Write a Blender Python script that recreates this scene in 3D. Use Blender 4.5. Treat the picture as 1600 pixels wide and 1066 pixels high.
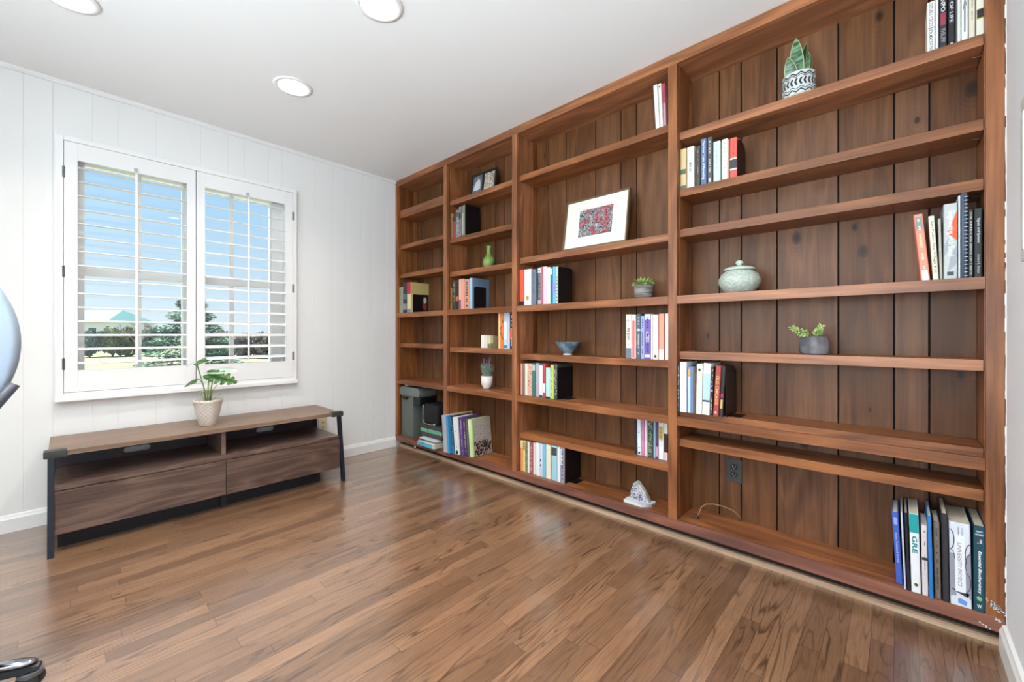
import bpy, bmesh, math, random
from mathutils import Vector, Matrix, Euler, noise
random.seed(7)
for o in list(bpy.data.objects): bpy.data.objects.remove(o)
SC = bpy.context.scene
C = SC.collection
R = math.radians

def lin(c):
    return tuple((v/255/12.92 if v/255 <= .04045 else ((v/255+.055)/1.055)**2.4) for v in c)

# ---------------------------------------------------------------- camera
cam_d = bpy.data.cameras.new('camera'); cam = bpy.data.objects.new('camera', cam_d); C.objects.link(cam)
cam.location = (3.4031, -2.0789, 1.0341)
cam.rotation_euler = (R(90), 0, math.atan2(.6807, .7326))
cam_d.sensor_width = 36; cam_d.lens = 36*649.48/1600
cam_d.shift_y = -(533-522.03)/1600
cam_d.clip_start = .02; cam_d.clip_end = 300
SC.camera = cam

# ---------------------------------------------------------------- world, sun, exposure
w = bpy.data.worlds.new('sky'); SC.world = w; w.use_nodes = True
nt = w.node_tree; nt.nodes.clear()
tc = nt.nodes.new('ShaderNodeTexCoord'); sep = nt.nodes.new('ShaderNodeSeparateXYZ')
rmp = nt.nodes.new('ShaderNodeValToRGB'); bg = nt.nodes.new('ShaderNodeBackground'); wo = nt.nodes.new('ShaderNodeOutputWorld')
nt.links.new(tc.outputs['Generated'], sep.inputs[0]); nt.links.new(sep.outputs['Z'], rmp.inputs[0])
nt.links.new(rmp.outputs[0], bg.inputs[0]); nt.links.new(bg.outputs[0], wo.inputs[0])
e = rmp.color_ramp.elements
e[0].position = 0.0; e[0].color = (.55, .64, .70, 1)
e[1].position = .55; e[1].color = (.20, .38, .62, 1)
m_ = e.new(.22); m_.color = (.33, .51, .69, 1)
bg.inputs[1].default_value = 1.35
sun_d = bpy.data.lights.new('sun', 'SUN'); sun_d.energy = 16.0; sun_d.angle = R(1); sun_d.color = (1, .96, .9)
sun = bpy.data.objects.new('sun', sun_d); C.objects.link(sun)
sun.rotation_euler = Vector((1, .35, -2.3)).to_track_quat('-Z', 'Y').to_euler()
SC.view_settings.view_transform = 'Standard'; SC.view_settings.look = 'None'
SC.view_settings.exposure = 0.13; SC.view_settings.gamma = 1.0
SC.view_settings.use_curve_mapping = False
CAN_W = 5.4
def area(name, loc, direction, sx, sy, power, col, shape='RECTANGLE'):
    d = bpy.data.lights.new(name, 'AREA'); d.energy = power; d.color = col; d.shape = shape; d.size = sx; d.size_y = sy; d.spread = R(154)
    o = bpy.data.objects.new(name, d); C.objects.link(o); o.location = loc
    o.rotation_euler = Vector(direction).to_track_quat('-Z', 'Y').to_euler(); return o
# added cool fill lamp behind the camera, set inside the added rear window
area('rear_fill_light', (2.0, -3.84, 1.45), (.7, 1, 1.1), 1.3, 1.15, 66, (.74, .89, 1))
# second added fill lamp, unseen by the right wall behind the camera
area('side_fill_light', (3.58, -3.2, 1.15), (.1, .9, 1.2), 1.0, 1.9, 72, (.76, .90, 1))

# ---------------------------------------------------------------- materials
MATS = {}
def newmat(name):
    m = bpy.data.materials.new(name); m.use_nodes = True
    nt = m.node_tree; b = nt.nodes['Principled BSDF']; return m, nt, b
def mat(c, rough=.5, metal=0.0, spec=.5, bump=0, bscale=200, name=None):
    k = (tuple(c), rough, metal, spec, bump, bscale)
    if k in MATS: return MATS[k]
    m, nt, b = newmat(name or 'paint')
    b.inputs['Base Color'].default_value = (*lin(c), 1); b.inputs['Roughness'].default_value = rough
    b.inputs['Metallic'].default_value = metal; b.inputs['Specular IOR Level'].default_value = spec
    n = nt.nodes.new('ShaderNodeTexNoise'); n.inputs['Scale'].default_value = bscale
    t = nt.nodes.new('ShaderNodeTexCoord'); nt.links.new(t.outputs['Object'], n.inputs['Vector'])
    if bump:
        bp = nt.nodes.new('ShaderNodeBump'); bp.inputs['Strength'].default_value = bump; bp.inputs['Distance'].default_value = .002
        nt.links.new(n.outputs[0], bp.inputs['Height']); nt.links.new(bp.outputs[0], b.inputs['Normal'])
    MATS[k] = m; return m
def N(nt, typ, **kw):
    n = nt.nodes.new(typ)
    for k, v in kw.items(): setattr(n, k, v)
    return n
def M(nt, op, a, b=None, c=None):
    n = nt.nodes.new('ShaderNodeMath'); n.operation = op
    for i, v in enumerate((a, b, c)):
        if v is None: continue
        if isinstance(v, (int, float)): n.inputs[i].default_value = v
        else: nt.links.new(v, n.inputs[i])
    return n.outputs[0]
def mixc(nt, f, a, b, mode='MIX'):
    n = nt.nodes.new('ShaderNodeMix'); n.data_type = 'RGBA'; n.blend_type = mode
    for s, v in ((n.inputs[0], f), (n.inputs[6], a), (n.inputs[7], b)):
        if isinstance(v, (int, float)): s.default_value = v
        elif isinstance(v, tuple): s.default_value = (*v, 1) if len(v) == 3 else v
        else: nt.links.new(v, s)
    return n.outputs[2]
def wood(name, light, dark, axis='z', rough=.38, spec=.45, contrast=.55, knots=(), tone=.25, fine=1.0, fig=5, scale=1.0, wear=0):
    """grain runs along axis; every separate board of a mesh gets its own tone and cut"""
    m, nt, b = newmat(name)
    t = N(nt, 'ShaderNodeTexCoord'); g = N(nt, 'ShaderNodeNewGeometry'); oi = N(nt, 'ShaderNodeObjectInfo')
    rnd = M(nt, 'FRACT', M(nt, 'ADD', g.outputs['Random Per Island'], oi.outputs['Random']))
    off = N(nt, 'ShaderNodeCombineXYZ')
    nt.links.new(M(nt, 'MULTIPLY', rnd, 17.3), off.inputs[0]); nt.links.new(M(nt, 'MULTIPLY', rnd, 31.7), off.inputs[1]); nt.links.new(M(nt, 'MULTIPLY', rnd, 23.1), off.inputs[2])
    va = N(nt, 'ShaderNodeVectorMath', operation='ADD'); nt.links.new(t.outputs['Object'], va.inputs[0]); nt.links.new(off.outputs[0], va.inputs[1])
    def mp(long, cross):
        mm = N(nt, 'ShaderNodeMapping'); nt.links.new(va.outputs[0], mm.inputs['Vector'])
        s = {'x': (long, cross, cross), 'y': (cross, long, cross), 'z': (cross, cross, long)}[axis]
        mm.inputs['Scale'].default_value = tuple(v*scale for v in s); return mm.outputs[0]
    n1 = N(nt, 'ShaderNodeTexNoise'); n1.inputs['Scale'].default_value = 1; n1.inputs['Detail'].default_value = 2; n1.inputs['Distortion'].default_value = .4
    nt.links.new(mp(.9, 7), n1.inputs['Vector'])
    ring = M(nt, 'PINGPONG', M(nt, 'MULTIPLY', n1.outputs[0], fig), .5)
    ring = M(nt, 'POWER', M(nt, 'MULTIPLY', ring, 2), 1.5)
    n2 = N(nt, 'ShaderNodeTexNoise'); n2.inputs['Scale'].default_value = 1; n2.inputs['Detail'].default_value = 6; n2.inputs['Roughness'].default_value = spec
    nt.links.new(mp(5, 130), n2.inputs['Vector'])
    n3 = N(nt, 'ShaderNodeTexNoise'); n3.inputs['Scale'].default_value = 1; n3.inputs['Detail'].default_value = 3
    nt.links.new(mp(2.2, 5), n3.inputs['Vector'])
    f = M(nt, 'ADD', M(nt, 'MULTIPLY', ring, .45), M(nt, 'ADD', M(nt, 'MULTIPLY', n2.outputs[0], .75*fine), M(nt, 'MULTIPLY', n3.outputs[0], .7)))
    f = M(nt, 'SUBTRACT', f, .42+.375*(fine-1))
    mr = N(nt, 'ShaderNodeClamp'); nt.links.new(M(nt, 'ADD', M(nt, 'MULTIPLY', M(nt, 'SUBTRACT', f, .5), contrast*2), .5), mr.inputs[0])
    col = mixc(nt, mr.outputs[0], dark, light)
    if knots:      # knots where the boards have them: a dark eye with a swirl of grain round it
        sp = N(nt, 'ShaderNodeSeparateXYZ'); nt.links.new(t.outputs['Object'], sp.inputs[0])
        wob = M(nt, 'MULTIPLY', M(nt, 'SUBTRACT', n3.outputs[0], .5), .02); tot = None; halo = None
        for kx, kz, ks in knots:
            dx = M(nt, 'ADD', M(nt, 'SUBTRACT', sp.outputs[0], kx), wob); dz = M(nt, 'MULTIPLY', M(nt, 'SUBTRACT', sp.outputs[2], kz), .6)
            d = M(nt, 'SQRT', M(nt, 'ADD', M(nt, 'MULTIPLY', dx, dx), M(nt, 'MULTIPLY', dz, dz)))
            a = N(nt, 'ShaderNodeMapRange'); nt.links.new(d, a.inputs[0]); a.inputs[1].default_value = .006*ks; a.inputs[2].default_value = .016*ks; a.inputs[3].default_value = 1; a.inputs[4].default_value = 0
            h = N(nt, 'ShaderNodeMapRange'); nt.links.new(d, h.inputs[0]); h.inputs[1].default_value = .012*ks; h.inputs[2].default_value = .055*ks; h.inputs[3].default_value = 1; h.inputs[4].default_value = 0
            hh = M(nt, 'MULTIPLY', h.outputs[0], M(nt, 'PINGPONG', M(nt, 'MULTIPLY', d, 90), .5))
            tot = a.outputs[0] if tot is None else M(nt, 'MAXIMUM', tot, a.outputs[0]); halo = hh if halo is None else M(nt, 'MAXIMUM', halo, hh)
        col = mixc(nt, M(nt, 'MULTIPLY', halo, .9), col, dark)
        col = mixc(nt, M(nt, 'MULTIPLY', tot, .85), col, tuple(v_*.3 for v_ in dark))
    tv = M(nt, 'ADD', M(nt, 'MULTIPLY', rnd, tone*2), 1-tone)
    hsv = N(nt, 'ShaderNodeHueSaturation'); nt.links.new(col, hsv.inputs['Color']); nt.links.new(tv, hsv.inputs['Value'])
    nt.links.new(M(nt, 'ADD', M(nt, 'MULTIPLY', rnd, -.12), 1.05), hsv.inputs['Saturation'])
    out = hsv.outputs[0]
    if wear:
        wn = N(nt, 'ShaderNodeTexNoise'); wn.inputs['Scale'].default_value = 38; wn.inputs['Detail'].default_value = 6; wn.inputs['Roughness'].default_value = .8
        nt.links.new(t.outputs['Object'], wn.inputs['Vector'])
        wf = M(nt, 'MULTIPLY', M(nt, 'GREATER_THAN', wn.outputs[0], .72), wear)
        out = mixc(nt, wf, out, (.5, .33, .24))
    nt.links.new(out, b.inputs['Base Color'])
    nt.links.new(M(nt, 'ADD', M(nt, 'MULTIPLY', n2.outputs[0], .16), rough-.08), b.inputs['Roughness']); b.inputs['Specular IOR Level'].default_value = spec
    bp = N(nt, 'ShaderNodeBump'); bp.inputs['Strength'].default_value = .12; bp.inputs['Distance'].default_value = .001
    nt.links.new(n2.outputs[0], bp.inputs['Height']); nt.links.new(bp.outputs[0], b.inputs['Normal'])
    return m
WD_L, WD_D = (.42, .155, .052), (.125, .038, .012)
wood_v = wood('stained_wood_upright', WD_L, WD_D, 'z', wear=.35)
wood_h = wood('stained_wood_level', WD_L, WD_D, 'x', wear=.35)
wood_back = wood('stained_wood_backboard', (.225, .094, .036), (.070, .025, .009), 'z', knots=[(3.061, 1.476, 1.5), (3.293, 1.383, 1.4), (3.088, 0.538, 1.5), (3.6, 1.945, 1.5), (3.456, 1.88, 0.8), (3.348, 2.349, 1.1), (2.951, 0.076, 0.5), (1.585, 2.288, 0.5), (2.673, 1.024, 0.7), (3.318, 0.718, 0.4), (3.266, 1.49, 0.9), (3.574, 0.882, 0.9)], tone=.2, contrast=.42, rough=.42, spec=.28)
wood_rail = wood('worn_dark_wood', (.25, .088, .048), (.085, .028, .018), 'x', wear=.6, rough=.45)
wood_tan = wood('bare_wood_moulding', (.52, .36, .23), (.30, .18, .10), 'x', rough=.6)
walnut = wood('walnut_laminate', (.185, .112, .085), (.062, .035, .028), 'y', rough=.33, contrast=.7, fig=7, scale=1.3)
walnut_top = wood('walnut_laminate_top', (.285, .185, .130), (.16, .095, .062), 'y', rough=.42, contrast=.5, fig=7, scale=1.3)

def floor_mat():
    m, nt, b = newmat('oak_strip_floor')
    t = N(nt, 'ShaderNodeTexCoord'); s = N(nt, 'ShaderNodeSeparateXYZ'); nt.links.new(t.outputs['Object'], s.inputs[0])
    W, L = .0585, .95
    xs = M(nt, 'DIVIDE', s.outputs[0], W); row = M(nt, 'FLOOR', xs); fx = M(nt, 'FRACT', xs)
    wn = N(nt, 'ShaderNodeTexWhiteNoise', noise_dimensions='1D'); nt.links.new(row, wn.inputs['W'])
    ys = M(nt, 'ADD', M(nt, 'DIVIDE', s.outputs[1], L), M(nt, 'MULTIPLY', wn.outputs['Value'], 7.3)); idx = M(nt, 'FLOOR', ys); fy = M(nt, 'FRACT', ys)
    cb = N(nt, 'ShaderNodeCombineXYZ'); nt.links.new(row, cb.inputs[0]); nt.links.new(idx, cb.inputs[1])
    w2 = N(nt, 'ShaderNodeTexWhiteNoise', noise_dimensions='2D'); nt.links.new(cb.outputs[0], w2.inputs['Vector'])
    rnd = w2.outputs['Value']
    off = N(nt, 'ShaderNodeCombineXYZ'); nt.links.new(M(nt, 'MULTIPLY', rnd, 41.0), off.inputs[0]); nt.links.new(M(nt, 'MULTIPLY', rnd, 67.0), off.inputs[1]); nt.links.new(M(nt, 'MULTIPLY', rnd, 9.0), off.inputs[2])
    va = N(nt, 'ShaderNodeVectorMath', operation='ADD'); nt.links.new(t.outputs['Object'], va.inputs[0]); nt.links.new(off.outputs[0], va.inputs[1])
    def mp(x, y):
        mm = N(nt, 'ShaderNodeMapping'); nt.links.new(va.outputs[0], mm.inputs['Vector']); mm.inputs['Scale'].default_value = (x, y, 1); return mm.outputs[0]
    n1 = N(nt, 'ShaderNodeTexNoise'); n1.inputs['Scale'].default_value = 1; n1.inputs['Detail'].default_value = 3; n1.inputs['Distortion'].default_value = .25
    n1.inputs['Roughness'].default_value = .45
    nt.links.new(mp(11, 1.2), n1.inputs['Vector'])
    ring = M(nt, 'PINGPONG', M(nt, 'MULTIPLY', n1.outputs[0], 13), .5)
    line = N(nt, 'ShaderNodeMapRange'); nt.links.new(ring, line.inputs[0]); line.inputs[1].default_value = .0; line.inputs[2].default_value = .2; line.inputs[3].default_value = 1; line.inputs[4].default_value = 0
    n2 = N(nt, 'ShaderNodeTexNoise'); n2.inputs['Scale'].default_value = 1; n2.inputs['Detail'].default_value = 5; n2.inputs['Roughness'].default_value = .7
    nt.links.new(mp(260, 9), n2.inputs['Vector'])
    n3 = N(nt, 'ShaderNodeTexNoise'); n3.inputs['Scale'].default_value = 1; n3.inputs['Detail'].default_value = 2
    nt.links.new(mp(7, 1.5), n3.inputs['Vector'])
    gate = N(nt, 'ShaderNodeMapRange'); nt.links.new(n3.outputs[0], gate.inputs[0]); gate.inputs[1].default_value = .42; gate.inputs[2].default_value = .62
    base = mixc(nt, rnd, (.175, .090, .047), (.325, .176, .095))
    fib = N(nt, 'ShaderNodeMapRange'); nt.links.new(n2.outputs[0], fib.inputs[0]); fib.inputs[1].default_value = .35; fib.inputs[2].default_value = .65; fib.inputs[3].default_value = .72; fib.inputs[4].default_value = 1.12
    hs = N(nt, 'ShaderNodeHueSaturation'); nt.links.new(base, hs.inputs['Color']); nt.links.new(fib.outputs[0], hs.inputs['Value'])
    lf = M(nt, 'MULTIPLY', M(nt, 'MULTIPLY', line.outputs[0], M(nt, 'ADD', M(nt, 'MULTIPLY', gate.outputs[0], .75), .2)), .95)
    c2 = mixc(nt, lf, hs.outputs[0], (.055, .026, .013))
    sx = M(nt, 'MULTIPLY', M(nt, 'MINIMUM', fx, M(nt, 'SUBTRACT', 1, fx)), W); sy = M(nt, 'MULTIPLY', M(nt, 'MINIMUM', fy, M(nt, 'SUBTRACT', 1, fy)), L)
    seam = M(nt, 'LESS_THAN', M(nt, 'MINIMUM', sx, sy), .0009)
    c3 = mixc(nt, M(nt, 'MULTIPLY', seam, .75), c2, (.04, .02, .01))
    nt.links.new(c3, b.inputs['Base Color'])
    nt.links.new(M(nt, 'ADD', M(nt, 'MULTIPLY', n2.outputs[0], .12), .14), b.inputs['Roughness']); b.inputs['Specular IOR Level'].default_value = 1.0; b.inputs['Coat Weight'].default_value = 1.0; b.inputs['Coat Roughness'].default_value = .3; b.inputs['Coat IOR'].default_value = 1.65
    bp = N(nt, 'ShaderNodeBump'); bp.inputs['Strength'].default_value = .15; bp.inputs['Distance'].default_value = .0008
    nt.links.new(M(nt, 'SUBTRACT', n2.outputs[0], M(nt, 'MULTIPLY', seam, 1.0)), bp.inputs['Height']); nt.links.new(bp.outputs[0], b.inputs['Normal'])
    return m
oak = floor_mat()
wall_paint = mat((240, 240, 238), .55, bump=.05, bscale=60, name='white_wall_paint')
rwall_paint = mat((244, 244, 246), .6, bump=.35, bscale=90, name='textured_wall_paint')
ceil_paint = mat((245, 245, 244), .7, bump=.04, bscale=80, name='ceiling_paint')
trim_paint = mat((242, 242, 240), .35, name='trim_paint')
shut_paint = mat((245, 245, 244), .32, name='shutter_paint')
black_metal = mat((34, 38, 50), .42, .3, name='dark_metal')
bookend_m = mat((26, 24, 27), .38, .4, name='black_bookend_metal')

def glass_mat():
    m, nt, b = newmat('window_glass'); nt.nodes.remove(b)
    o = nt.nodes['Material Output']; tr = N(nt, 'ShaderNodeBsdfTransparent'); gl = N(nt, 'ShaderNodeBsdfGlossy'); gl.inputs['Roughness'].default_value = .02
    fr = N(nt, 'ShaderNodeFresnel'); fr.inputs[0].default_value = 1.45; mx = N(nt, 'ShaderNodeMixShader')
    tr.inputs[0].default_value = (.97, .985, .98, 1)
    nt.links.new(fr.outputs[0], mx.inputs[0]); nt.links.new(tr.outputs[0], mx.inputs[1]); nt.links.new(gl.outputs[0], mx.inputs[2]); nt.links.new(mx.outputs[0], o.inputs[0])
    return m
glass = glass_mat()
def emis(name, c, s):
    m, nt, b = newmat(name); b.inputs['Base Color'].default_value = (1, 1, 1, 1)
    b.inputs['Emission Color'].default_value = (*c, 1); b.inputs['Emission Strength'].default_value = s; return m
def noisy(name, c1, c2, scale, rough=.6, bump=.3, dist=.003, detail=4, stretch=(1, 1, 1), lo=.4, hi=.6):
    m, nt, b = newmat(name); t = N(nt, 'ShaderNodeTexCoord'); mm = N(nt, 'ShaderNodeMapping'); mm.inputs['Scale'].default_value = stretch
    nt.links.new(t.outputs['Object'], mm.inputs['Vector']); n = N(nt, 'ShaderNodeTexNoise'); n.inputs['Scale'].default_value = scale; n.inputs['Detail'].default_value = detail
    nt.links.new(mm.outputs[0], n.inputs['Vector']); r_ = N(nt, 'ShaderNodeMapRange'); nt.links.new(n.outputs[0], r_.inputs[0]); r_.inputs[1].default_value = lo; r_.inputs[2].default_value = hi
    nt.links.new(mixc(nt, r_.outputs[0], lin(c1), lin(c2)), b.inputs['Base Color']); b.inputs['Roughness'].default_value = rough
    if bump:
        bp = N(nt, 'ShaderNodeBump'); bp.inputs['Strength'].default_value = bump; bp.inputs['Distance'].default_value = dist
        nt.links.new(n.outputs[0], bp.inputs['Height']); nt.links.new(bp.outputs[0], b.inputs['Normal'])
    return m

# ---------------------------------------------------------------- mesh helpers
class MB:
    def __init__(s): s.bm = bmesh.new()
    def box(s, x0, x1, y0, y1, z0, z1, bev=0, mi=0):
        r = bmesh.ops.create_cube(s.bm, size=1); vs = r['verts']
        for v in vs: v.co = Vector((x0+(v.co.x+.5)*(x1-x0), y0+(v.co.y+.5)*(y1-y0), z0+(v.co.z+.5)*(z1-z0)))
        if bev:
            es = list({e for v in vs for e in v.link_edges}); bmesh.ops.bevel(s.bm, geom=es, offset=bev, segments=2, affect='EDGES', profile=.7)
        return s
    def prism(s, pts, a0, a1, axis='y'):
        f = {'y': lambda p, a: (p[0], a, p[1]), 'x': lambda p, a: (a, p[0], p[1]), 'z': lambda p, a: (p[0], p[1], a)}[axis]
        A = [s.bm.verts.new(f(p, a0)) for p in pts]; B_ = [s.bm.verts.new(f(p, a1)) for p in pts]; n = len(pts)
        s.bm.faces.new(A); s.bm.faces.new(B_[::-1])
        for i in range(n): s.bm.faces.new((A[i], B_[i], B_[(i+1) % n], A[(i+1) % n]))
        return s
    def lathe(s, prof, seg=40, c=(0, 0, 0), squash=None):
        rings = []
        for r_, z in prof:
            if r_ < 1e-6: rings.append([s.bm.verts.new((c[0], c[1], c[2]+z))]); continue
            ring = []
            for i in range(seg):
                a = 2*math.pi*i/seg; k = squash(a) if squash else 1
                ring.append(s.bm.verts.new((c[0]+r_*k*math.cos(a), c[1]+r_*k*math.sin(a), c[2]+z)))
            rings.append(ring)
        for A, B_ in zip(rings, rings[1:]):
            for i in range(seg):
                j = (i+1) % seg
                if len(A) == 1 and len(B_) > 1: s.bm.faces.new((A[0], B_[j], B_[i]))
                elif len(B_) == 1 and len(A) > 1: s.bm.faces.new((A[i], A[j], B_[0]))
                elif len(A) > 1: s.bm.faces.new((A[i], A[j], B_[j], B_[i]))
        return s
    def tube(s, pts, rad, seg=8, cap=True):
        pts = [Vector(p) for p in pts]; rings = []
        rads = rad if isinstance(rad, (list, tuple)) else [rad]*len(pts); up = None
        for i, p in enumerate(pts):
            d = (pts[min(i+1, len(pts)-1)]-pts[max(i-1, 0)]).normalized()
            if up is None: up = Vector((0, 0, 1)) if abs(d.z) < .9 else Vector((1, 0, 0))
            u = d.cross(up).normalized(); v = u.cross(d).normalized(); up = v
            rings.append([s.bm.verts.new(p+(u*math.cos(2*math.pi*k/seg)+v*math.sin(2*math.pi*k/seg))*rads[i]) for k in range(seg)])
        for A, B_ in zip(rings, rings[1:]):
            for k in range(seg): s.bm.faces.new((A[k], A[(k+1) % seg], B_[(k+1) % seg], B_[k]))
        if cap:
            s.bm.faces.new(rings[0][::-1]); s.bm.faces.new(rings[-1])
        return s
    def quad(s, *pts): s.bm.faces.new([s.bm.verts.new(p) for p in pts]); return s
    def leaf(s, base, tip, width, normal, bend=.0, n=7, shape=None, fold=.15, thick=0):
        base = Vector(base); tip = Vector(tip); d = tip-base; L = d.length; dn = d.normalized(); nr = Vector(normal); nr = (nr-dn*nr.dot(dn)).normalized(); sd = dn.cross(nr)
        sh = shape or (lambda t: math.sin(math.pi*t**.8)**.8)
        rows = []
        for i in range(n+1):
            t = i/n; w_ = width*max(sh(t), .02)/2; c = base+d*t+nr*bend*math.sin(math.pi*t)*L
            rows.append([s.bm.verts.new(c-sd*w_+nr*fold*w_), s.bm.verts.new(c), s.bm.verts.new(c+sd*w_+nr*fold*w_)])
        for A, B_ in zip(rows, rows[1:]):
            for k in range(2): s.bm.faces.new((A[k], A[k+1], B_[k+1], B_[k]))
        return s
    def ico(s, c, r_, sub=1, sc=(1, 1, 1), rot=None):
        q = bmesh.ops.create_icosphere(s.bm, subdivisions=sub, radius=r_)
        mt = Matrix.Translation(c) @ (rot.to_matrix().to_4x4() if rot else Matrix()) @ Matrix.Diagonal((*sc, 1))
        for v in q['verts']: v.co = mt @ v.co
        return q['verts']
    def make(s, name, m, parent=None, smooth=False, loc=None, rot=None, fixn=True, bevel=0):
        if fixn: bmesh.ops.recalc_face_normals(s.bm, faces=s.bm.faces)
        me = bpy.data.meshes.new(name); s.bm.to_mesh(me); s.bm.free()
        if smooth: me.polygons.foreach_set('use_smooth', [True]*len(me.polygons))
        o = bpy.data.objects.new(name, me); C.objects.link(o); me.materials.append(m)
        if parent: o.parent = parent
        if loc: o.location = loc
        if rot: o.rotation_euler = rot
        if smooth == 'auto':
            me.polygons.foreach_set('use_smooth', [True]*len(me.polygons))
            try: me.set_sharp_from_angle(angle=R(35))
            except Exception: pass
        return o
def tag(o, label=None, cat=None, group=None, kind=None):
    if label: o['label'] = label
    if cat: o['category'] = cat
    if group: o['group'] = group
    if kind: o['kind'] = kind
    return o
def thing(name, label, cat, loc=(0, 0, 0), rot=(0, 0, 0), group=None):
    o = bpy.data.objects.new(name, None); o.empty_display_size = .05; C.objects.link(o); o.location = loc; o.rotation_euler = rot
    return tag(o, label, cat, group)
def struct(o): o['kind'] = 'structure'; return o
def copy_tree(o, parent=None):
    c = o.copy(); C.objects.link(c)
    if parent: c.parent = parent
    for ch in list(o.children): copy_tree(ch, c)
    return c
# ================================================================ the room
X1, YB, YF, H = 3.66, .26, -3.9, 2.44
struct(MB().box(-.16, X1+.12, YF-.12, YB+.1, -.1, 0).make('floor', oak))
struct(MB().box(-.16, X1+.12, YF-.12, YB+.1, H, H+.1).make('ceiling', ceil_paint))
struct(MB().box(0, X1, YB-.02, YB+.1, 0, H).make('wall_back', wall_paint))
struct(MB().box(X1, X1+.12, -2.65, YB+.1, 0, H).box(X1, X1+.12, YF-.12, -3.75, 0, H).box(X1, X1+.12, -3.75, -2.65, 2.05, H).make('wall_right', rwall_paint))
dr = struct(MB().box(X1-.015, X1+.13, -3.83, -3.75, 0, 2.13, .003).box(X1-.015, X1+.13, -2.65, -2.57, 0, 2.13, .003).box(X1-.015, X1+.13, -3.75, -2.65, 2.05, 2.13, .003).make('added_door', trim_paint))  # unseen glass door, added to go with the side fill lamp
MB().box(X1+.05, X1+.09, -3.75, -3.65, .0, 2.05).box(X1+.05, X1+.09, -2.75, -2.65, 0, 2.05).box(X1+.05, X1+.09, -3.65, -2.75, 0, .18).box(X1+.05, X1+.09, -3.65, -2.75, 1.93, 2.05).make('added_door_leaf', trim_paint, dr)
MB().box(X1+.067, X1+.073, -3.65, -2.75, .18, 1.93).make('added_door_pane', glass, dr)
# wall on the camera's left rear, with an opening for an added window
m = MB(); m.box(-.16, X1, YF-.12, YF, 0, .8).box(-.16, X1, YF-.12, YF, 2.1, H).box(-.16, .8, YF-.12, YF, .8, 2.1).box(2.7, X1, YF-.12, YF, .8, 2.1)
struct(m.make('wall_front', wall_paint))
m = MB(); m.box(.8, .86, YF-.1, YF+.02, .8, 2.1).box(2.64, 2.7, YF-.1, YF+.02, .8, 2.1).box(.86, 2.64, YF-.1, YF+.02, .8, .86).box(.86, 2.64, YF-.1, YF+.02, 2.04, 2.1).box(1.73, 1.77, YF-.09, YF-.02, .86, 2.04)
added_win = struct(m.make('added_window', trim_paint)); MB().box(.86, 2.64, YF-.06, YF-.055, .86, 2.04).make('window_pane', glass, added_win)  # unseen window, added as a source for the rear fill lamp
# window wall: vertical tongue and groove boards of uneven width
HY0, HY1, HZ0, HZ1 = -2.06, -.92, .72, 2.08
gro = [-3.9, -3.75, -3.52, -3.3, -3.17, -2.98, -2.83, -2.62, -2.48, -2.35, -2.227, -2.122, -1.968, -1.863, -1.689, -1.464, -1.309, -1.209, -1.057, -.966, -.722, -.584, -.477, -.323, -.233, -.1, .24]
m = MB()
for y0, y1, z0, z1 in ((YF, YB, 0, HZ0), (YF, YB, HZ1, H), (YF, HY0, HZ0, HZ1), (HY1, YB, HZ0, HZ1)): m.box(-.14, -.003, y0, y1, z0, z1)
for a, b in zip(gro, gro[1:]):
    a += .002; b -= .002
    if b <= HY0 or a >= HY1: m.box(-.004, 0, a, b, 0, H, .0012); continue
    m.box(-.004, 0, a, b, 0, HZ0, .0012); m.box(-.004, 0, a, b, HZ1, H, .0012)
    if a < HY0: m.box(-.004, 0, a, HY0, HZ0, HZ1)
    if b > HY1: m.box(-.004, 0, HY1, b, HZ0, HZ1)
struct(m.make('wall_left', wall_paint))
struct(MB().prism([(0, H-.022), (.012, H-.022), (.02, H-.012), (.02, H), (0, H)], YF, 0, 'y').make('trim_1', trim_paint))
prof = [(0, 0), (.016, 0), (.016, .068), (.011, .078), (.009, .086), (0, .09)]
struct(MB().prism(prof, YF, .0, 'y').make('baseboard_left', trim_paint))
struct(MB().prism([(X1-a, z) for a, z in prof], -2.57, -.002, 'y').make('baseboard_right', trim_paint))
# uneven caulk line where the right wall meets the last upright
m = MB(); z = .06
while z < 2.42:
    dz = random.uniform(.012, .05); q = random.uniform(.0006, .0036); m.box(X1-q, X1+.001, -.0022, -.0002, z, z+dz); z += dz
struct(m.make('trim_2', rwall_paint))

# ---- window_1: two double hung units in one opening
def window_unit():
    m = MB(); y0, y1, z0, z1 = HY0, HY1, HZ0, HZ1
    for a, b, c, d in ((y0, y0+.02, z0, z1), (y1-.02, y1, z0, z1), (y0, y1, z0, z0+.02), (y0, y1, z1-.02, z1)): m.box(-.14, .0, a, b, c, d)   # jamb lining
    fr = struct(m.make('window_1', shut_paint))
    m = MB(); m.box(-.135, -.06, y0, -2.0, z0, z1).box(-.135, -.06, -1.545, -1.44, z0, z1).box(-.135, -.06, -1.015, y1, z0, z1)
    m.box(-.135, -.06, y0, y1, z0, .815).box(-.135, -.06, y0, y1, 2.025, z1); m.make('window_frame', shut_paint, fr)
    for ya, yb, mu in ((-2.0, -1.545, -1.762), (-1.44, -1.015, -1.264)):
        m = MB(); m.box(-.118, -.088, ya, yb, 1.376, 1.424, .003)
        m.box(-.112, -.092, mu-.0135, mu+.0135, .815, 2.025)
        m.make('window_sash', shut_paint, fr)
        MB().box(-.104, -.101, ya, yb, .815, 2.025).make('window_pane', glass, fr)
        m = MB(); m.lathe([(0, 0), (.02, 0), (.02, .01), (.012, .018), (0, .02)], 20, (-.085, (ya+yb)/2+.0, 1.424)); m.box(-.09, -.06, (ya+yb)/2-.008, (ya+yb)/2+.025, 1.43, 1.438); m.make('sash_lock', shut_paint, fr)
window_unit()
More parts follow.
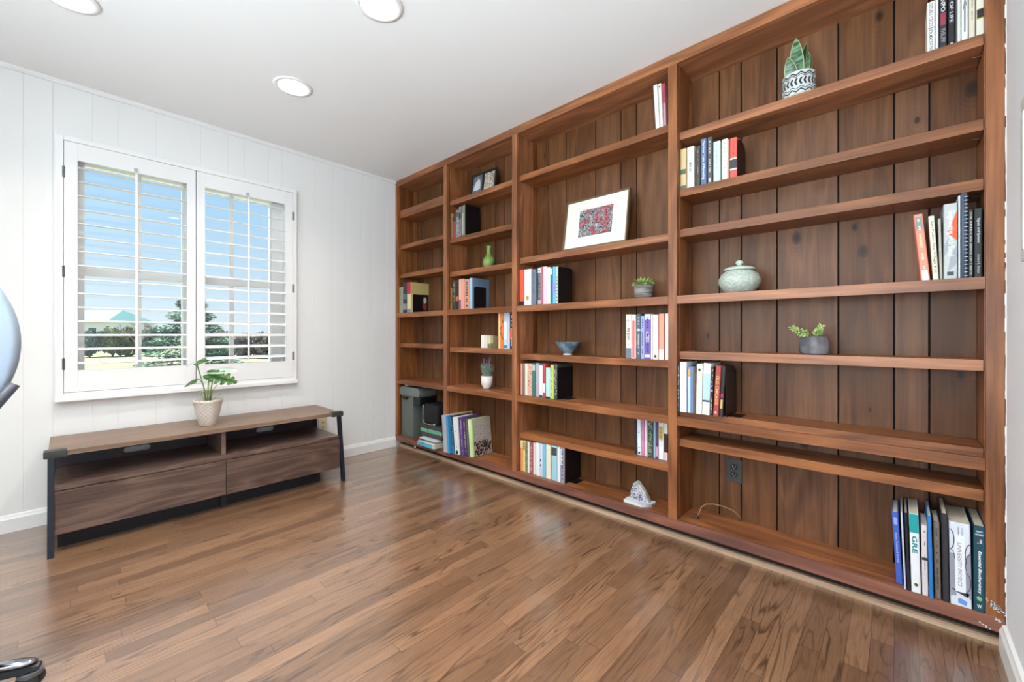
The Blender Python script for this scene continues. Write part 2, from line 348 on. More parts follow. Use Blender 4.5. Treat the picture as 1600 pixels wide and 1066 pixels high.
m = MB(); SY0, SY1, SZ0, SZ1 = -2.083, -.897, .708, 2.106
for y0, y1, z0, z1 in ((SY0-.026, SY0, .672, 2.132), (SY1, SY1+.026, .672, 2.132), (SY0, SY1, SZ1, 2.132), (SY0, SY1, .68, SZ0)): m.box(0, .034, y0, y1, z0, z1, .002)
for y0, y1, z0, z1 in ((SY0-.034, SY0-.014, .664, 2.14), (SY1+.014, SY1+.034, .664, 2.14), (SY0-.014, SY1+.014, 2.12, 2.14)): m.box(0, .02, y0, y1, z0, z1, .004)
m.box(0, .046, SY0-.034, SY1+.034, .660, .684, .004)
struct(m.make('trim_3', shut_paint))
def shutter(y0, y1, oy0, oy1, tilt, label, hinge_y, rod_y):
    """one hinged louvered leaf: stiles, rails, 15 louvers, tilt rod, hinges, catch"""
    t = thing('window_shutter', label, 'shutter', (.02, (y0+y1)/2, SZ0))
    L = lambda v: v-(y0+y1)/2
    oz0, oz1 = .832, 2.008; k = SZ0
    m = MB(); m.box(-.013, .013, L(y0+.0015), L(oy0), .002, SZ1-k-.002, .0015).box(-.013, .013, L(oy1), L(y1-.0015), .002, SZ1-k-.002, .0015)
    m.box(-.0125, .0125, L(oy0), L(oy1), .002, oz0-k, .001).box(-.0125, .0125, L(oy0), L(oy1), oz1-k, SZ1-k-.002, .001)
    m.make('shutter_frame', shut_paint, t)
    W = .0635; n = 15; step = (oz1-oz0)/n
    prof = [(W/2*math.cos(a), .0052*math.sin(a)) for a in [2*math.pi*i/16 for i in range(16)]]
    me = None
    for i in range(n):
        z = oz0+step*(i+.5)-k
        if me is None:
            o = MB().prism(prof, L(oy0)+.001, L(oy1)-.001).make('louver', shut_paint, t, smooth='auto'); me = o
        else:
            o = me.copy(); C.objects.link(o); o.parent = t
        o.location = (0, 0, z); o.rotation_euler = (0, R(tilt), 0)
    MB().box(.0285, .0375, L(rod_y)-.006, L(rod_y)+.006, oz0-k+.02, oz1-k-.01, .002).make('tilt_rod', shut_paint, t)
    MB().prism([(L(rod_y)-.008, 2.012-k), (L(rod_y)+.008, 2.012-k), (L(rod_y)+.01, 2.03-k), (L(rod_y), 2.036-k), (L(rod_y)-.01, 2.03-k)], .013, .017, 'x').make('rod_notch', mat((185, 185, 180), .5), t)
    for z in (.868, 1.38, 1.93):
        m = MB(); m.tube([(.0165, L(hinge_y), z-k-.032), (.0165, L(hinge_y), z-k+.032)], .0035, 8); m.box(.0125, .0145, L(hinge_y)-.006, L(hinge_y)+.006, z-k-.03, z-k+.03)
        m.make('hinge', mat((120, 120, 118), .35, .8, name='hinge_metal'), t)
    return t
shutter(SY0, -1.493, -2.029, -1.54, 7, 'left white louvered shutter leaf, hinged on the side near the office chair', SY0, -1.785)
shutter(-1.491, SY1, -1.444, -.950, 15, 'right white louvered shutter leaf, hinged on the side near the bookcase', SY1, -1.197)

# ---- recessed ceiling lights
can_em = emis('lamp_disc', (1, .97, .93), 14)
def can(x, y, label):
    t = thing('ceiling_light', label, 'ceiling light', (x, y, H-.0005), group='recessed ceiling lights')
    MB().lathe([(.075, -.001), (.078, -.006), (.098, -.004), (.1, 0), (.075, .0)], 48).make('trim_ring', mat((240, 240, 238), .4), t, smooth=True)
    MB().lathe([(0, -.003), (.074, -.0035), (.076, -.001), (0, -.0005)], 48).make('light_disc', can_em, t)
    d = bpy.data.lights.new('ceiling_lamp', 'AREA'); d.shape = 'DISK'; d.size = .14; d.spread = R(125); d.energy = CAN_W; d.color = (1, .92, .82)
    o = bpy.data.objects.new('ceiling_lamp', d); C.objects.link(o); o.parent = t; o.location = (0, 0, -.008)
can(.885, -1.195, 'round recessed ceiling light in the middle of the visible ceiling')
can(1.78, -1.165, 'round recessed ceiling light cut by the top picture edge')
can(.87, -2.07, 'round recessed ceiling light at the top left corner, barely in the picture')
for x, y in ((2.85, -1.17), (1.78, -2.07), (2.85, -2.07), (1.78, -3.0), (2.85, -3.0)): can(x, y, 'round recessed ceiling light outside the picture, behind or right of the visible ones')

# ================================================================ built-in bookcase
bc = thing('bookcase', 'full wall built-in brown stained wood bookcase with four bays of shelves', 'bookcase', (0, 0, 0))
ST = [(0.002, .035), (.717, .760), (1.471, 1.515), (2.550, 2.594), (3.616, 3.6575)]
BY = .215
for i, (a, b) in enumerate(ST):
    MB().box(a, b, 0, .022, .058, 2.387, .0015).make('upright_face', wood_v, bc)
    m = MB(); e_ = .0035
    m.box(a+e_, b-e_, .022, .030, .105, 2.387).box(a, b, .034, .172, .105, 2.387, .001).box(a+e_, b-e_, .172, .180, .105, 2.387).box(a+.0005, b-.0005, .180, BY, .105, 2.387, .001)
    m.make('upright_panel', wood_v, bc)
MB().box(.002, 3.6575, 0, .022, 2.387, 2.4385, .0015).make('header_board', wood_h, bc)
MB().box(.002, 3.6575, .022, BY, 2.3872, 2.405, 0).make('top_panel', wood_h, bc)
MB().box(.002, 3.6575, -.0015, .022, .058, .105, .0025).make('bottom_rail', wood_rail, bc)
bays = [(.035, .717), (.760, 1.471), (1.515, 2.550), (2.594, 3.616)]
for a, b in bays:
    for z in (1.225, .62):
        m = MB(); m.box(a+.0005, b-.0005, .0005, .022, z-.041, z, .0015).box(a+.0005, b-.0005, .022, BY, z-.02, z-.0008)
        m.make('fixed_shelf', wood_h, bc)
    MB().box(a+.0005, b-.0005, .022, BY, .08, .1046).make('bottom_shelf', wood_h, bc)
FY = .030
def zc(z): return 1.0341+(z-1.0341)*(2.0789+FY)/2.0789
SH = {0: [2.156, 2.119, 1.839, 1.578, .952], 1: [2.087, 1.789, 1.524, .930], 2: [2.095, 1.543, .901, .374], 3: [2.034, 1.751, 1.552, .948, .652, .514]}
# the six tops are where the boards' front edges stand; the fifth board of the far left bay lies directly under another
BKZ = {}
for bi, zs in SH.items():
    a, b = bays[bi]
    for z in zs:
        z1 = zc(z); th = .038
        if bi == 0 and z in (2.156,): z1 = 2.169; th = .034
        if bi == 0 and z == 2.119: z1 = 2.1345; th = .038
        BKZ[(bi, z)] = z1
        MB().box(a+.002, b-.002, FY, BY-.003, z1-th, z1, .0015).make('shelf', wood_h, bc)
boards = {0: [.035, .14, .275, .41, .56, .717], 1: [.76, .918, 1.094, 1.192, 1.33, 1.471], 2: [1.515, 1.619, 1.768, 1.996, 2.172, 2.273, 2.55], 3: [2.594, 2.729, 2.83, 2.983, 3.212, 3.391, 3.492, 3.616]}
for bi, xs in boards.items():
    m = MB()
    for a, b in zip(xs, xs[1:]):
        lo = a+(.003 if a != xs[0] else 0); hi = b-(.003 if b != xs[-1] else 0)
        m.box(lo, hi, BY, BY+.02, .08, 2.40, .0012)
    m.make('back_panel', wood_back, bc)
MB().box(.002, 3.6575, BY+.0205, BY+.0235, .06, 2.40).make('backing_sheet', mat((24, 15, 10), .8), bc)
MB().box(.02, 3.6575, .052, .066, .0, .08).make('toe_kick', mat((46, 30, 22), .7), bc)
m = MB(); m.prism([(.026, 0), (.052, 0), (.052, .021), (.036, .0205), (.028, .014)], .02, 3.657, 'x'); m.make('shoe_moulding', wood_tan, bc)
# nail holes with wire clips and the chipped white paint on the last upright
m = MB()
def chip(cx, cz, w_, h_, n, seed):
    rr = random.Random(seed)
    for i in range(n):
        x = cx+rr.gauss(0, w_/2.6); z = cz-(x-cx)*.55+rr.gauss(0, h_/3.5); s_ = rr.uniform(.0006, .0026)
        k = rr.randint(4, 6); a0 = rr.random()*6
        m.prism([(x+s_*rr.uniform(.6, 1.4)*math.cos(a0+2*math.pi*j/k)*1.5, z+s_*math.sin(a0+2*math.pi*j/k)) for j in range(k)], -.0024, -.0012)
chip(3.634, .142, .030, .018, 60, 3); chip(3.642, .098, .008, .006, 7, 5); chip(3.61, .048+.02, .02, .004, 10, 8)
m.make('paint_chips', mat((225, 224, 222), .7), bc)
for i, (bi, z, s_) in enumerate([(3, 2.034, 1), (3, 1.751, 1), (3, 1.552, 1), (3, 2.034, 0)]):
    z1 = BKZ[(bi, z)]-.038 if s_ else BKZ[(bi, z)]+.003
    x = 3.616 if s_ else 2.594; sx = -1 if s_ else 1
    MB().tube([(x, .10, z1-.004), (x+sx*.012, .10, z1-.005), (x+sx*.02, .10, z1-.002)], .0018, 6).make('shelf_pin', mat((120, 110, 100), .3, .8), bc)

# ---- outlets, plug and cord
def outlet(loc, rot, label, plate, slot, face, w_=.070, h_=.115):
    t = thing('wall_outlet', label, 'outlet', loc, rot)
    MB().box(-w_/2, w_/2, -.005, 0, -h_/2, h_/2, .0015).make('cover_plate', plate, t)
    for z in (-.0195, .0195):
        r_ = MB().prism([(.0165*math.cos(a), z+.0145*math.sin(a)) for a in [2*math.pi*i/20 for i in range(20)]], -.0075, -.0045).make('receptacle', face, t)
        m = MB(); m.box(-.0075, -.0055, -.0082, -.0074, z-.002, z+.007).box(.0055, .0075, -.0082, -.0074, z-.001, z+.006).prism([(.0025*math.cos(a), z-.0075+.0025*math.sin(a)) for a in [i for i in range(6)]], -.0082, -.0074); m.make('slot', slot, r_)
outlet((2.799, BY-.0005, .347), (0, 0, 0), 'dark grey double power outlet on the bookcase back board under the lowest right bay shelves', mat((60, 66, 62), .45), mat((190, 180, 160), .4), mat((12, 12, 12), .4))
outlet((.0005, -.662, .300), (0, 0, R(90)), 'cream power outlet on the white panelled wall behind the right end of the media console', mat((222, 212, 178), .45), mat((60, 55, 40), .5), mat((205, 194, 158), .45))
cd = thing('power_cord', 'thin brown cord with a plug arching over the bottom shelf of the right bay', 'cord', (2.663, .085, .1051))
P = [(.0, 0, .010), (.008, .006, .03), (.012, .02, .055), (.03, .04, .070), (.06, .055, .074), (.10, .075, .068), (.14, .10, .05), (.165, .115, .022), (.172, .122, .004)]
MB().tube(P, .003, 8).make('cord', mat((156, 116, 92), .5), cd, smooth=True)
m = MB(); m.box(-.020, .006, -.012, .010, .0005, .018, .004).tube([(-.02, -.004, .010), (-.034, -.006, .010)], .0018, 6).tube([(-.02, .004, .010), (-.034, .004, .010)], .0018, 6)
m.make('plug', mat((92, 58, 44), .45), cd)
# ================================================================ books
PAGE = mat((222, 212, 190), .8, bump=.2, bscale=300, name='page_edges')
def add_mesh(name, me, m, parent, loc=None):
    o = bpy.data.objects.new(name, me); C.objects.link(o); o.parent = parent; me.materials.append(m)
    if loc: o.location = loc
    return o
def text_mesh(body, L, Wd, bold=False, shear=0, horizontal=False):
    cu = bpy.data.curves.new('lettering', 'FONT'); cu.body = body; cu.size = 1; cu.shear = shear
    cu.offset = .03 if bold else .008; cu.resolution_u = 2
    ob = bpy.data.objects.new('lettering', cu); C.objects.link(ob); bpy.context.view_layer.update()
    me = bpy.data.meshes.new_from_object(ob.evaluated_get(bpy.context.evaluated_depsgraph_get()))
    bpy.data.objects.remove(ob)
    xs = [v.co.x for v in me.vertices]; ys = [v.co.y for v in me.vertices]
    x0, x1, y0, y1 = min(xs), max(xs), min(ys), max(ys)
    for v in me.vertices:
        u = (v.co.x-x0)/(x1-x0)-.5; q = (v.co.y-y0)/(y1-y0)-.5
        v.co = Vector((u*L, 0, q*Wd)) if horizontal else Vector((q*Wd, 0, -u*L))
    return me
def patch(m, x0, x1, z0, z1, y=-.0006): m.box(x0, x1, y, .0002, z0, z1); return m
def book(lab, g, x, w, y, z, h, d, c, o, name='book', cat='book'):
    t = o.get('t', 0); rr = random.Random(lab)
    z += .0006
    if t > 0: z += w*math.sin(t)
    root = thing(name, lab, cat, (x, y, z), (0, t, 0), g)
    if t > 0: root.location.x = x
    cm = mat(c, .38 if rr.random() < .5 else .55, name='book_cover')
    th = min(.0022, w*.16); rd = min(.0035, w*.3)
    m = MB()
    # spine with a soft round, then the two boards: one U-shaped case
    sec = [(0, d), (0, rd), (rd*.35, rd*.3), (rd, 0), (w-rd, 0), (w-rd*.35, rd*.3), (w, rd), (w, d), (w-th, d), (w-th, th+rd*.5), (th, th+rd*.5), (th, d)]
    m.prism(sec, 0, h, 'z'); m.make('cover', cm, root)
    MB().box(th, w-th, th+rd*.5, d-.004, .0025, h-.0035).make('pages', PAGE, root)
    def cx(f): return w*f
    bx = o.get('bx', 1.0)
    for i, (a, b, bc_) in enumerate(o.get('b', [])):
        hw = bx if i == 0 or 'bs' not in o else 1.0
        wd = (w-.4*rd)*hw; mid = w/2
        if o.get('bs'): x0_ = w*.05; x1_ = x0_+wd
        elif hw < .5: x0_, x1_ = w*.08, w*.08+wd
        else: x0_, x1_ = mid-wd/2, mid+wd/2
        MB().box(x0_, x1_, -.0005-.0002*i, .001, max(.0004, a*h), min(h-.0004, b*h)).make('spine_band', mat(bc_, .5), root)
    n_b = len(o.get('b', []))
    yt = -.0007-.0002*n_b
    for key in ('txt', 'txt2'):
        if key in o:
            s_, a, b, tc_ = o[key]; me = text_mesh(s_, (b-a)*h, w*o.get('tw', .55), o.get('tbold', False))
            for v in me.vertices: v.co.y = yt
            add_mesh('title', me, mat(tc_, .6), root, (w*.5, 0, (a+b)/2*h))
    k = o.get('m')
    lum = sum(c)/3
    if k and w > .007:
        m = MB(); mc = o.get('mc', (70, 70, 75) if lum > 120 else (205, 200, 190))
        if k in (1, 2, 3):
            zz = h*.92; end = h*(.3 if k == 1 else .1); wd = w*{1: .16, 2: .3, 3: .42}[k]
            while zz > end:
                l_ = rr.uniform(.6, 1.2)*wd; 
                if rr.random() < .8: m.box(w/2-wd/2*rr.uniform(.7, 1), w/2+wd/2*rr.uniform(.7, 1), yt, .0005, zz-l_*.45, zz)
                zz -= l_*.75
                if rr.random() < .12: zz -= h*.06
        else:
            for _ in range(int(90*min(1, w/.03))+16):
                px_ = rr.uniform(.1, .9)*w; pz = rr.uniform(.04, .96)*h; s_ = rr.uniform(.0008, .0028); n_ = rr.randint(3, 6); a0 = rr.random()*6
                if px_-s_ < .0005 or px_+s_ > w-.0005: continue
                m.prism([(px_+s_*math.cos(a0+2*math.pi*j/n_), pz+1.8*s_*math.sin(a0+2*math.pi*j/n_)) for j in range(n_)], yt, .0006)
        m.make('cover_print', mat(mc, .6), root)
    if 'em' in o:
        fz, ec = o['em']; r_ = w*.26
        MB().prism([(w/2+r_*math.cos(a)*(1 if i % 2 else .6), fz*h+1.2*r_*math.sin(a)*(1 if i % 2 else .7)) for i, a in enumerate([2*math.pi*i/12 for i in range(12)])], yt-.0002, .0004).make('emblem', mat(ec, .6), root)
    if 'line' in o: MB().box(w*.05, w*.95, yt, .0004, o['line']*h-.001, o['line']*h+.001).make('spine_rule', mat((50, 50, 50), .6), root)
    if o.get('dots'):
        m = MB()
        for i in range(8): m.prism([(w*.62+w*.16*math.cos(a), h*(.08+.09*i)+w*.2*math.sin(a)) for a in [2*math.pi*j/10 for j in range(10)]], -.0008, .0004)
        m.make('spine_dots', mat((30, 34, 34), .6), root)
    if o.get('rivet'):
        m = MB()
        for fz in (.2, .62): m.prism([(w*.5+.003*math.cos(a), h*fz+.003*math.sin(a)) for a in [2*math.pi*j/12 for j in range(12)]], -.0015, .0004)
        m.prism([(w*.5+w*.3*math.cos(a), h*.06+w*.3*math.sin(a)) for a in [2*math.pi*j/16 for j in range(16)]], -.001, .0004)
        m.make('rivet', mat((70, 72, 76), .4, .6), root)
    if o.get('chain'):
        m = MB()
        for i, (fx, fz) in enumerate([(.98, .74), (.75, .6), (.5, .55), (.5, .43), (.75, .36), (.95, .28)]):
            m.tube([(w*fx*.95+.006*math.cos(a), -.001, h*fz+.0095*math.sin(a)) for a in [2*math.pi*j/12 for j in range(13)]], .0013, 5) if i in (2, 3) else m.prism([(w*.9*fx-.004, h*fz-.01), (w*.9*fx+.003, h*fz-.006), (w*.9*fx+.002, h*fz+.012), (w*.9*fx-.003, h*fz+.008)], -.001, .0003)
        m.make('chain_drawing', mat((60, 32, 24), .6), root)
    if o.get('blot'):
        m = MB()
        for fz, s_ in ((.5, 1), (.47, .8), (.34, 1.1)): m.prism([(w*.3+.004*s_*math.cos(a), h*fz+.006*s_*math.sin(a)) for a in [2*math.pi*j/9 for j in range(9)]], -.0009, .0004)
        m.make('ink_blots', mat((25, 28, 40), .5), root)
    if o.get('arrow'):
        m = MB(); m.prism([(w*.36, h*.16), (w*.6, h*.16), (w*.62, h*.62), (w*.86, h*.56), (w*.5, h*.78), (w*.12, h*.5), (w*.36, h*.56)], -.0008, .0004)
        m.make('arrow_print', mat((130, 134, 134), .6), root)
    if o.get('tri'):
        m = MB(); m.prism([(w*.985, h*.9), (w*.985, h*.5), (w*.25, h*.62)], -.0006, .0004); m.make('orange_triangle', mat((222, 92, 52), .5), root)
        m = MB(); m.prism([(w*.02, h*.3), (w*.02, h*.45), (w*.4, h*.56), (w*.75, h*.5)], -.0006, .0004); m.prism([(w*.98, h*.45), (w*.98, h*.2), (w*.3, h*.1), (w*.55, h*.34)], -.0006, .0004); m.make('grey_facets', mat((160, 164, 170), .5), root)
    if o.get('comb'):
        m = MB()
        for i in range(22):
            zz = h*(.03+.044*i); m.tube([(w*1.0, .004, zz), (w*1.05, -.003, zz), (w*.8, -.006, zz), (w*.55, -.004, zz)], .0016, 5)
        m.make('comb_binding', mat((225, 228, 230), .4), root)
        m = MB(); m.tube([(w*.35, -.0015, .004), (w*.35, -.0015, h-.004)], w*.22, 10); m.make('binding_tube', mat((88, 104, 126), .35), root, smooth=True)
    if 'side' in o:
        m = MB(); m.box(w-.0002, w+.0005, rd*1.3, d-.001, .001, h-.001); m.make('front_cover_print', mat(o['side'], .45), root)
        if o.get('side2'):
            m = MB(); m.box(w, w+.0008, d*.62, d-.002, .001, h*.62); m.make('cover_picture', mat((35, 28, 28), .45), root)
            m = MB(); m.prism([(d*.68+.02*math.cos(a)*.7, h*.25+.03*math.sin(a)) for a in [2*math.pi*j/10 for j in range(10)]], w+.0006, w+.0012, 'x'); m.prism([(d*.8+.02*math.cos(a)*.7, h*.2+.03*math.sin(a)) for a in [2*math.pi*j/10 for j in range(10)]], w+.0006, w+.0012, 'x')
            m.make('red_figure', mat((170, 60, 50), .45), root)
            m = MB(); m.prism([(d*.78+.018*math.cos(a), h*.42+.03*math.sin(a)) for a in [2*math.pi*j/7 for j in range(7)]], w+.0006, w+.0014, 'x'); m.make('pale_figure', mat((215, 200, 190), .45), root)
    if o.get('phys'):
        m = MB(); g_ = lambda pts, mm: mm.prism([(w*a, h*b) for a, b in pts], -.0005, .0005)
        g_([(.02, .10), (.02, .62), (.25, .62), (.25, .2), (.3, .12)], m); g_([(.72, .16), (.72, .52), (.985, .7), (.985, .1)], m); m.make('grey_photo', mat((150, 154, 166), .4), root)
        MB().box(w*.24, w*.74, -.001, .0005, h*.17, h*.86).make('title_panel', mat((238, 239, 244), .4), root)
        m = MB()
        def arc(cx_, cz_, ra, rb, a0, a1, th_): m.tube([(w*cx_+ra*math.cos(a0+(a1-a0)*i/14), -.0012, h*cz_+rb*math.sin(a0+(a1-a0)*i/14)) for i in range(15)], th_, 5)
        arc(.02, .79, .010, .034, -1.6, 1.6, .0012); arc(.02, .56, .011, .03, 0, 1.6, .0009); arc(.98, .62, .012, .04, 1.6, 3.9, .0011); arc(.98, .50, .012, .04, 1.6, 3.6, .001); arc(.74, .3, .011, .032, -1.6, 1.6, .0009)
        m.make('dark_swoosh', mat((60, 62, 74), .4), root)
        m = MB(); g_([(.08, .19), (.3, .16), (.82, .12), (.9, .17), (.3, .2)], m); m.make('dark_band', mat((62, 62, 74), .4), root)
        m = MB(); g_([(.36, .035), (.74, .02), (.8, .07), (.5, .095), (.36, .085)], m); m.make('blue_patch', mat((110, 150, 220), .4), root)
        me = text_mesh('UNIVERSITY PHYSICS', h*.52, w*.19, shear=.12); [setattr(v.co, 'y', -.0014) for v in me.vertices]; add_mesh('title', me, mat((140, 142, 152), .5), root, (w*.47, 0, h*.50))
        for s_, fx in (('YOUNG &', .62), ('FREEDMAN', .44)):
            me = text_mesh(s_, h*.1, w*.07); [setattr(v.co, 'y', -.0014) for v in me.vertices]; add_mesh('author', me, mat((120, 122, 132), .5), root, (w*fx, 0, h*.9))
    if o.get('bio'):
        me = text_mesh('Essential Biochemistry', h*.5, w*.36, True, .2); [setattr(v.co, 'y', -.0009) for v in me.vertices]; add_mesh('title', me, mat((232, 240, 240), .5), root, (w*.52, 0, h*.46))
        for i, s_ in enumerate(('PRATT', 'CORNELY')):
            me = text_mesh(s_, w*(.55 if i == 0 else .74), h*.018, True, horizontal=True); [setattr(v.co, 'y', -.0009) for v in me.vertices]; add_mesh('author', me, mat((225, 235, 235), .5), root, (w*.5, 0, h*(.935-.035*i)))
        MB().prism([(w*.5+w*.23*math.cos(a), h*.155+h*.026*math.sin(a)-w*.05*math.cos(a)) for a in [2*math.pi*j/20 for j in range(20)]], -.0009, .0004).make('green_oval', mat((130, 190, 120), .5), root)
        me = text_mesh('W', w*.4, h*.045, True, horizontal=True); [setattr(v.co, 'y', -.0009) for v in me.vertices]; add_mesh('publisher_mark', me, mat((225, 235, 235), .5), root, (w*.5, 0, h*.065))
        m = MB(); m.prism([(w*.5, h*.80), (w*.72, h*.80), (w*.7, h*.845), (w*.55, h*.85)], -.0009, .0004); m.prism([(w*.3, h*.795), (w*.42, h*.795), (w*.4, h*.815)], -.0009, .0004); m.make('small_picture', mat((200, 175, 165), .5), root)
    return root
LASTX = {}
def B(lab, g, x, w, *a):
    a = list(a); bi = max(i for i, (b0, b1) in enumerate(bays) if x >= b0-.01)
    top = min([v for (k, _), v in BKZ.items() if k == bi]+[1.2252, .6202, .1052], key=lambda v: abs(v-a[1]))     # the board it stands on
    a[2] += a[1]-top; a[1] = top; a[3] = min(a[3], .212-a[0])
    r_ = book(lab, g, x, w, *a); LASTX[g] = (x, w, a[-1].get('t', 0), a[2]); return r_
# books at the left end of the far left bay rail
B('sage green hardback leftmost on the far left bay rail, below shoulder of its neighbours','books at the left end of the far left bay rail',0.0358,0.0600,0.018,1.225,0.2374,0.15,(158, 165, 140),{'m': 1, 't': 0.0})
B('navy book with a pale figure on its spine in the far left bay','books at the left end of the far left bay rail',0.0996,0.0612,0.018,1.225,0.2758,0.15,(38, 42, 62),{'b': [(0.1, 0.3, (150, 150, 150)), (0.45, 0.62, (95, 120, 130))], 't': 0.0})
B('thick paperback with red topped cream spine and yellow cover behind a black bookend','books at the left end of the far left bay rail',0.1641,0.0598,0.018,1.225,0.2704,0.2,(228, 212, 160),{'b': [(0.62, 1, (190, 40, 55)), (0, 0.12, (130, 140, 150))], 'side': (205, 185, 120), 'side2': 1, 't': 0.0})
# books on the second bay rail
B('thin tan and olive book squeezed against the post left of the second bay rail','books on the second bay rail',0.7673,0.0183,0.03,1.225,0.1787,0.15,(150, 110, 60),{'b': [(0.3, 0.55, (110, 110, 40))], 't': 0.0})
B('dark green book second from the left on the second bay rail','books on the second bay rail',0.7949,0.0355,0.03,1.225,0.2346,0.15,(62, 66, 48),{'m': 1, 't': 0.0})
B('near black book with orange mark on the second bay rail','books on the second bay rail',0.8332,0.0342,0.03,1.225,0.2313,0.15,(45, 30, 25),{'b': [(0.3, 0.45, (220, 90, 60))], 't': 0.0})
B('pink spined book with navy label at its foot on the second bay rail','books on the second bay rail',0.8709,0.0634,0.03,1.225,0.2382,0.15,(236, 160, 140),{'b': [(0.02, 0.32, (90, 85, 130)), (0.33, 0.98, (225, 190, 165))], 'bx': 0.35, 't': 0.0})
B('salmon book with broken white lettering beside the pale blue book','books on the second bay rail',0.9378,0.0587,0.03,1.225,0.2284,0.15,(215, 150, 120),{'t2': 1, 'm': 3, 't': 0.0})
B('pale blue book with grey blue cover behind the second bay bookend','books on the second bay rail',1.0,0.0282,0.03,1.225,0.2365,0.2,(165, 195, 215),{'side': (110, 135, 165), 't': 0.0})
# books on the second shelf of the second bay
B('very thin tan booklet beside the post on the second bay upper shelf','books on the second shelf of the second bay',0.7709,0.015,0.035,1.7925,0.2071,0.15,(150, 110, 85),{'t': 0.0})
B('short dusty red book on the second bay upper shelf','books on the second shelf of the second bay',0.7887,0.0388,0.035,1.7925,0.1706,0.15,(150, 75, 70),{'b': [(0.8, 1, (60, 60, 50))], 't': 0.0})
B('mottled grey and white book on the second bay upper shelf','books on the second shelf of the second bay',0.8311,0.0303,0.035,1.7925,0.219,0.15,(165, 165, 160),{'m': 4, 'b': [(0.75, 0.95, (90, 90, 85))], 't': 0.0})
B('mottled lilac and black book on the second bay upper shelf','books on the second shelf of the second bay',0.8641,0.0276,0.035,1.7925,0.2403,0.15,(150, 135, 145),{'b': [(0.6, 0.8, (60, 50, 60))], 'm': 4, 't': 0.0})
B('dark book with a cream green spine next to the black bookend, second bay upper shelf','books on the second shelf of the second bay',0.9052,0.0354,0.035,1.7925,0.2434,0.11,(125, 130, 110),{'b': [(0.05, 0.75, (205, 205, 180))], 'bx': 0.3, 't': 0.0})
# miniature books in the second bay
B('white miniature book, leftmost of the tiny set in the second bay','miniature books in the second bay',1.0833,0.0391,0.07,0.9315,0.0931,0.05,(236, 236, 228),{'t': 0.0})
B('ivory miniature book, second of the tiny set in the second bay','miniature books in the second bay',1.1249,0.0294,0.07,0.9315,0.0922,0.05,(226, 220, 196),{'t': 0.0})
B('cream miniature book with olive foot, third of the tiny set','miniature books in the second bay',1.1569,0.0296,0.07,0.9315,0.0904,0.05,(214, 204, 168),{'b': [(0.02, 0.35, (120, 115, 85))], 't': 0.0})
B('olive cream miniature book, right end of the tiny set','miniature books in the second bay',1.1891,0.0258,0.07,0.9315,0.0886,0.05,(170, 160, 120),{'b': [(0.02, 0.4, (100, 90, 60))], 't': 0.0})
# books at the right end of the second bay
B('orange book with a dark chain drawing on its spine in the second bay','books at the right end of the second bay',1.2878,0.0541,0.05,0.9315,0.2561,0.15,(230, 130, 60),{'b': [(0, 1, (250, 205, 165))], 'bx': 0.3, 'chain': 1, 't': 0.0})
B('pale blue and white book beside the orange one in the second bay','books at the right end of the second bay',1.3456,0.0309,0.05,0.9315,0.2553,0.15,(190, 215, 230),{'b': [(0.25, 0.75, (225, 240, 235)), (0.02, 0.1, (60, 130, 160))], 't': 0.0})
B('white book with lilac top beside the post in the second bay','books at the right end of the second bay',1.3796,0.0218,0.05,0.9315,0.2543,0.15,(205, 205, 225),{'t': 0.0})
B('black book with an orange middle band against the post in the second bay','books at the right end of the second bay',1.4044,0.0331,0.05,0.9315,0.2541,0.15,(40, 35, 50),{'b': [(0.27, 0.55, (215, 100, 65))], 'm': 2, 't': 0.0})
# books on the third bay rail
B('brick red book with black foot at the left end of the third bay rail','books on the third bay rail',1.5201,0.0392,0.02,1.225,0.2412,0.15,(228, 88, 64),{'b': [(0, 0.12, (30, 25, 30))], 'm': 0, 't': 0.0})
B('thick white book with a small gold emblem low on its spine, third bay rail','books on the third bay rail',1.5639,0.0595,0.02,1.225,0.2398,0.15,(240, 240, 228),{'em': (0.2, (170, 150, 60)), 'm': 0, 't': 0.0})
B('slate grey book on the third bay rail','books on the third bay rail',1.6258,0.041,0.02,1.225,0.2343,0.15,(112, 120, 138),{'m': 1, 't': 0.0})
B('thin navy black book on the third bay rail','books on the third bay rail',1.669,0.0118,0.02,1.225,0.2354,0.15,(30, 36, 52),{'t': 0.0})
B('black and white patterned book on the third bay rail','books on the third bay rail',1.6831,0.0234,0.02,1.225,0.2416,0.15,(130, 130, 130),{'m': 4, 'b': [(0.85, 0.97, (240, 240, 235)), (0.02, 0.12, (220, 190, 200))], 't': 0.0})
B('pink striped white book on the third bay rail','books on the third bay rail',1.7087,0.046,0.02,1.225,0.2417,0.15,(245, 205, 210),{'b': [(0, 1, (200, 95, 115))], 'bx': 0.35, 't': 0.0})
B('plain white book right of the pink striped one on the third bay rail','books on the third bay rail',1.757,0.0261,0.02,1.225,0.2334,0.15,(238, 240, 240),{'t': 0.0})
B('teal book with a white top on the third bay rail','books on the third bay rail',1.7853,0.0146,0.02,1.225,0.2269,0.15,(30, 110, 150),{'b': [(0.82, 0.98, (235, 240, 240))], 't': 0.0})
B('sky blue book on the third bay rail','books on the third bay rail',1.8021,0.0195,0.02,1.225,0.2329,0.15,(110, 190, 225),{'b': [(0.3, 0.55, (150, 150, 215))], 't': 0.0})
B('pale grey book with a column of black dots beside the third bay bookend','books on the third bay rail',1.8237,0.0202,0.02,1.225,0.2305,0.13,(190, 205, 200),{'dots': 1, 't': 0.0})
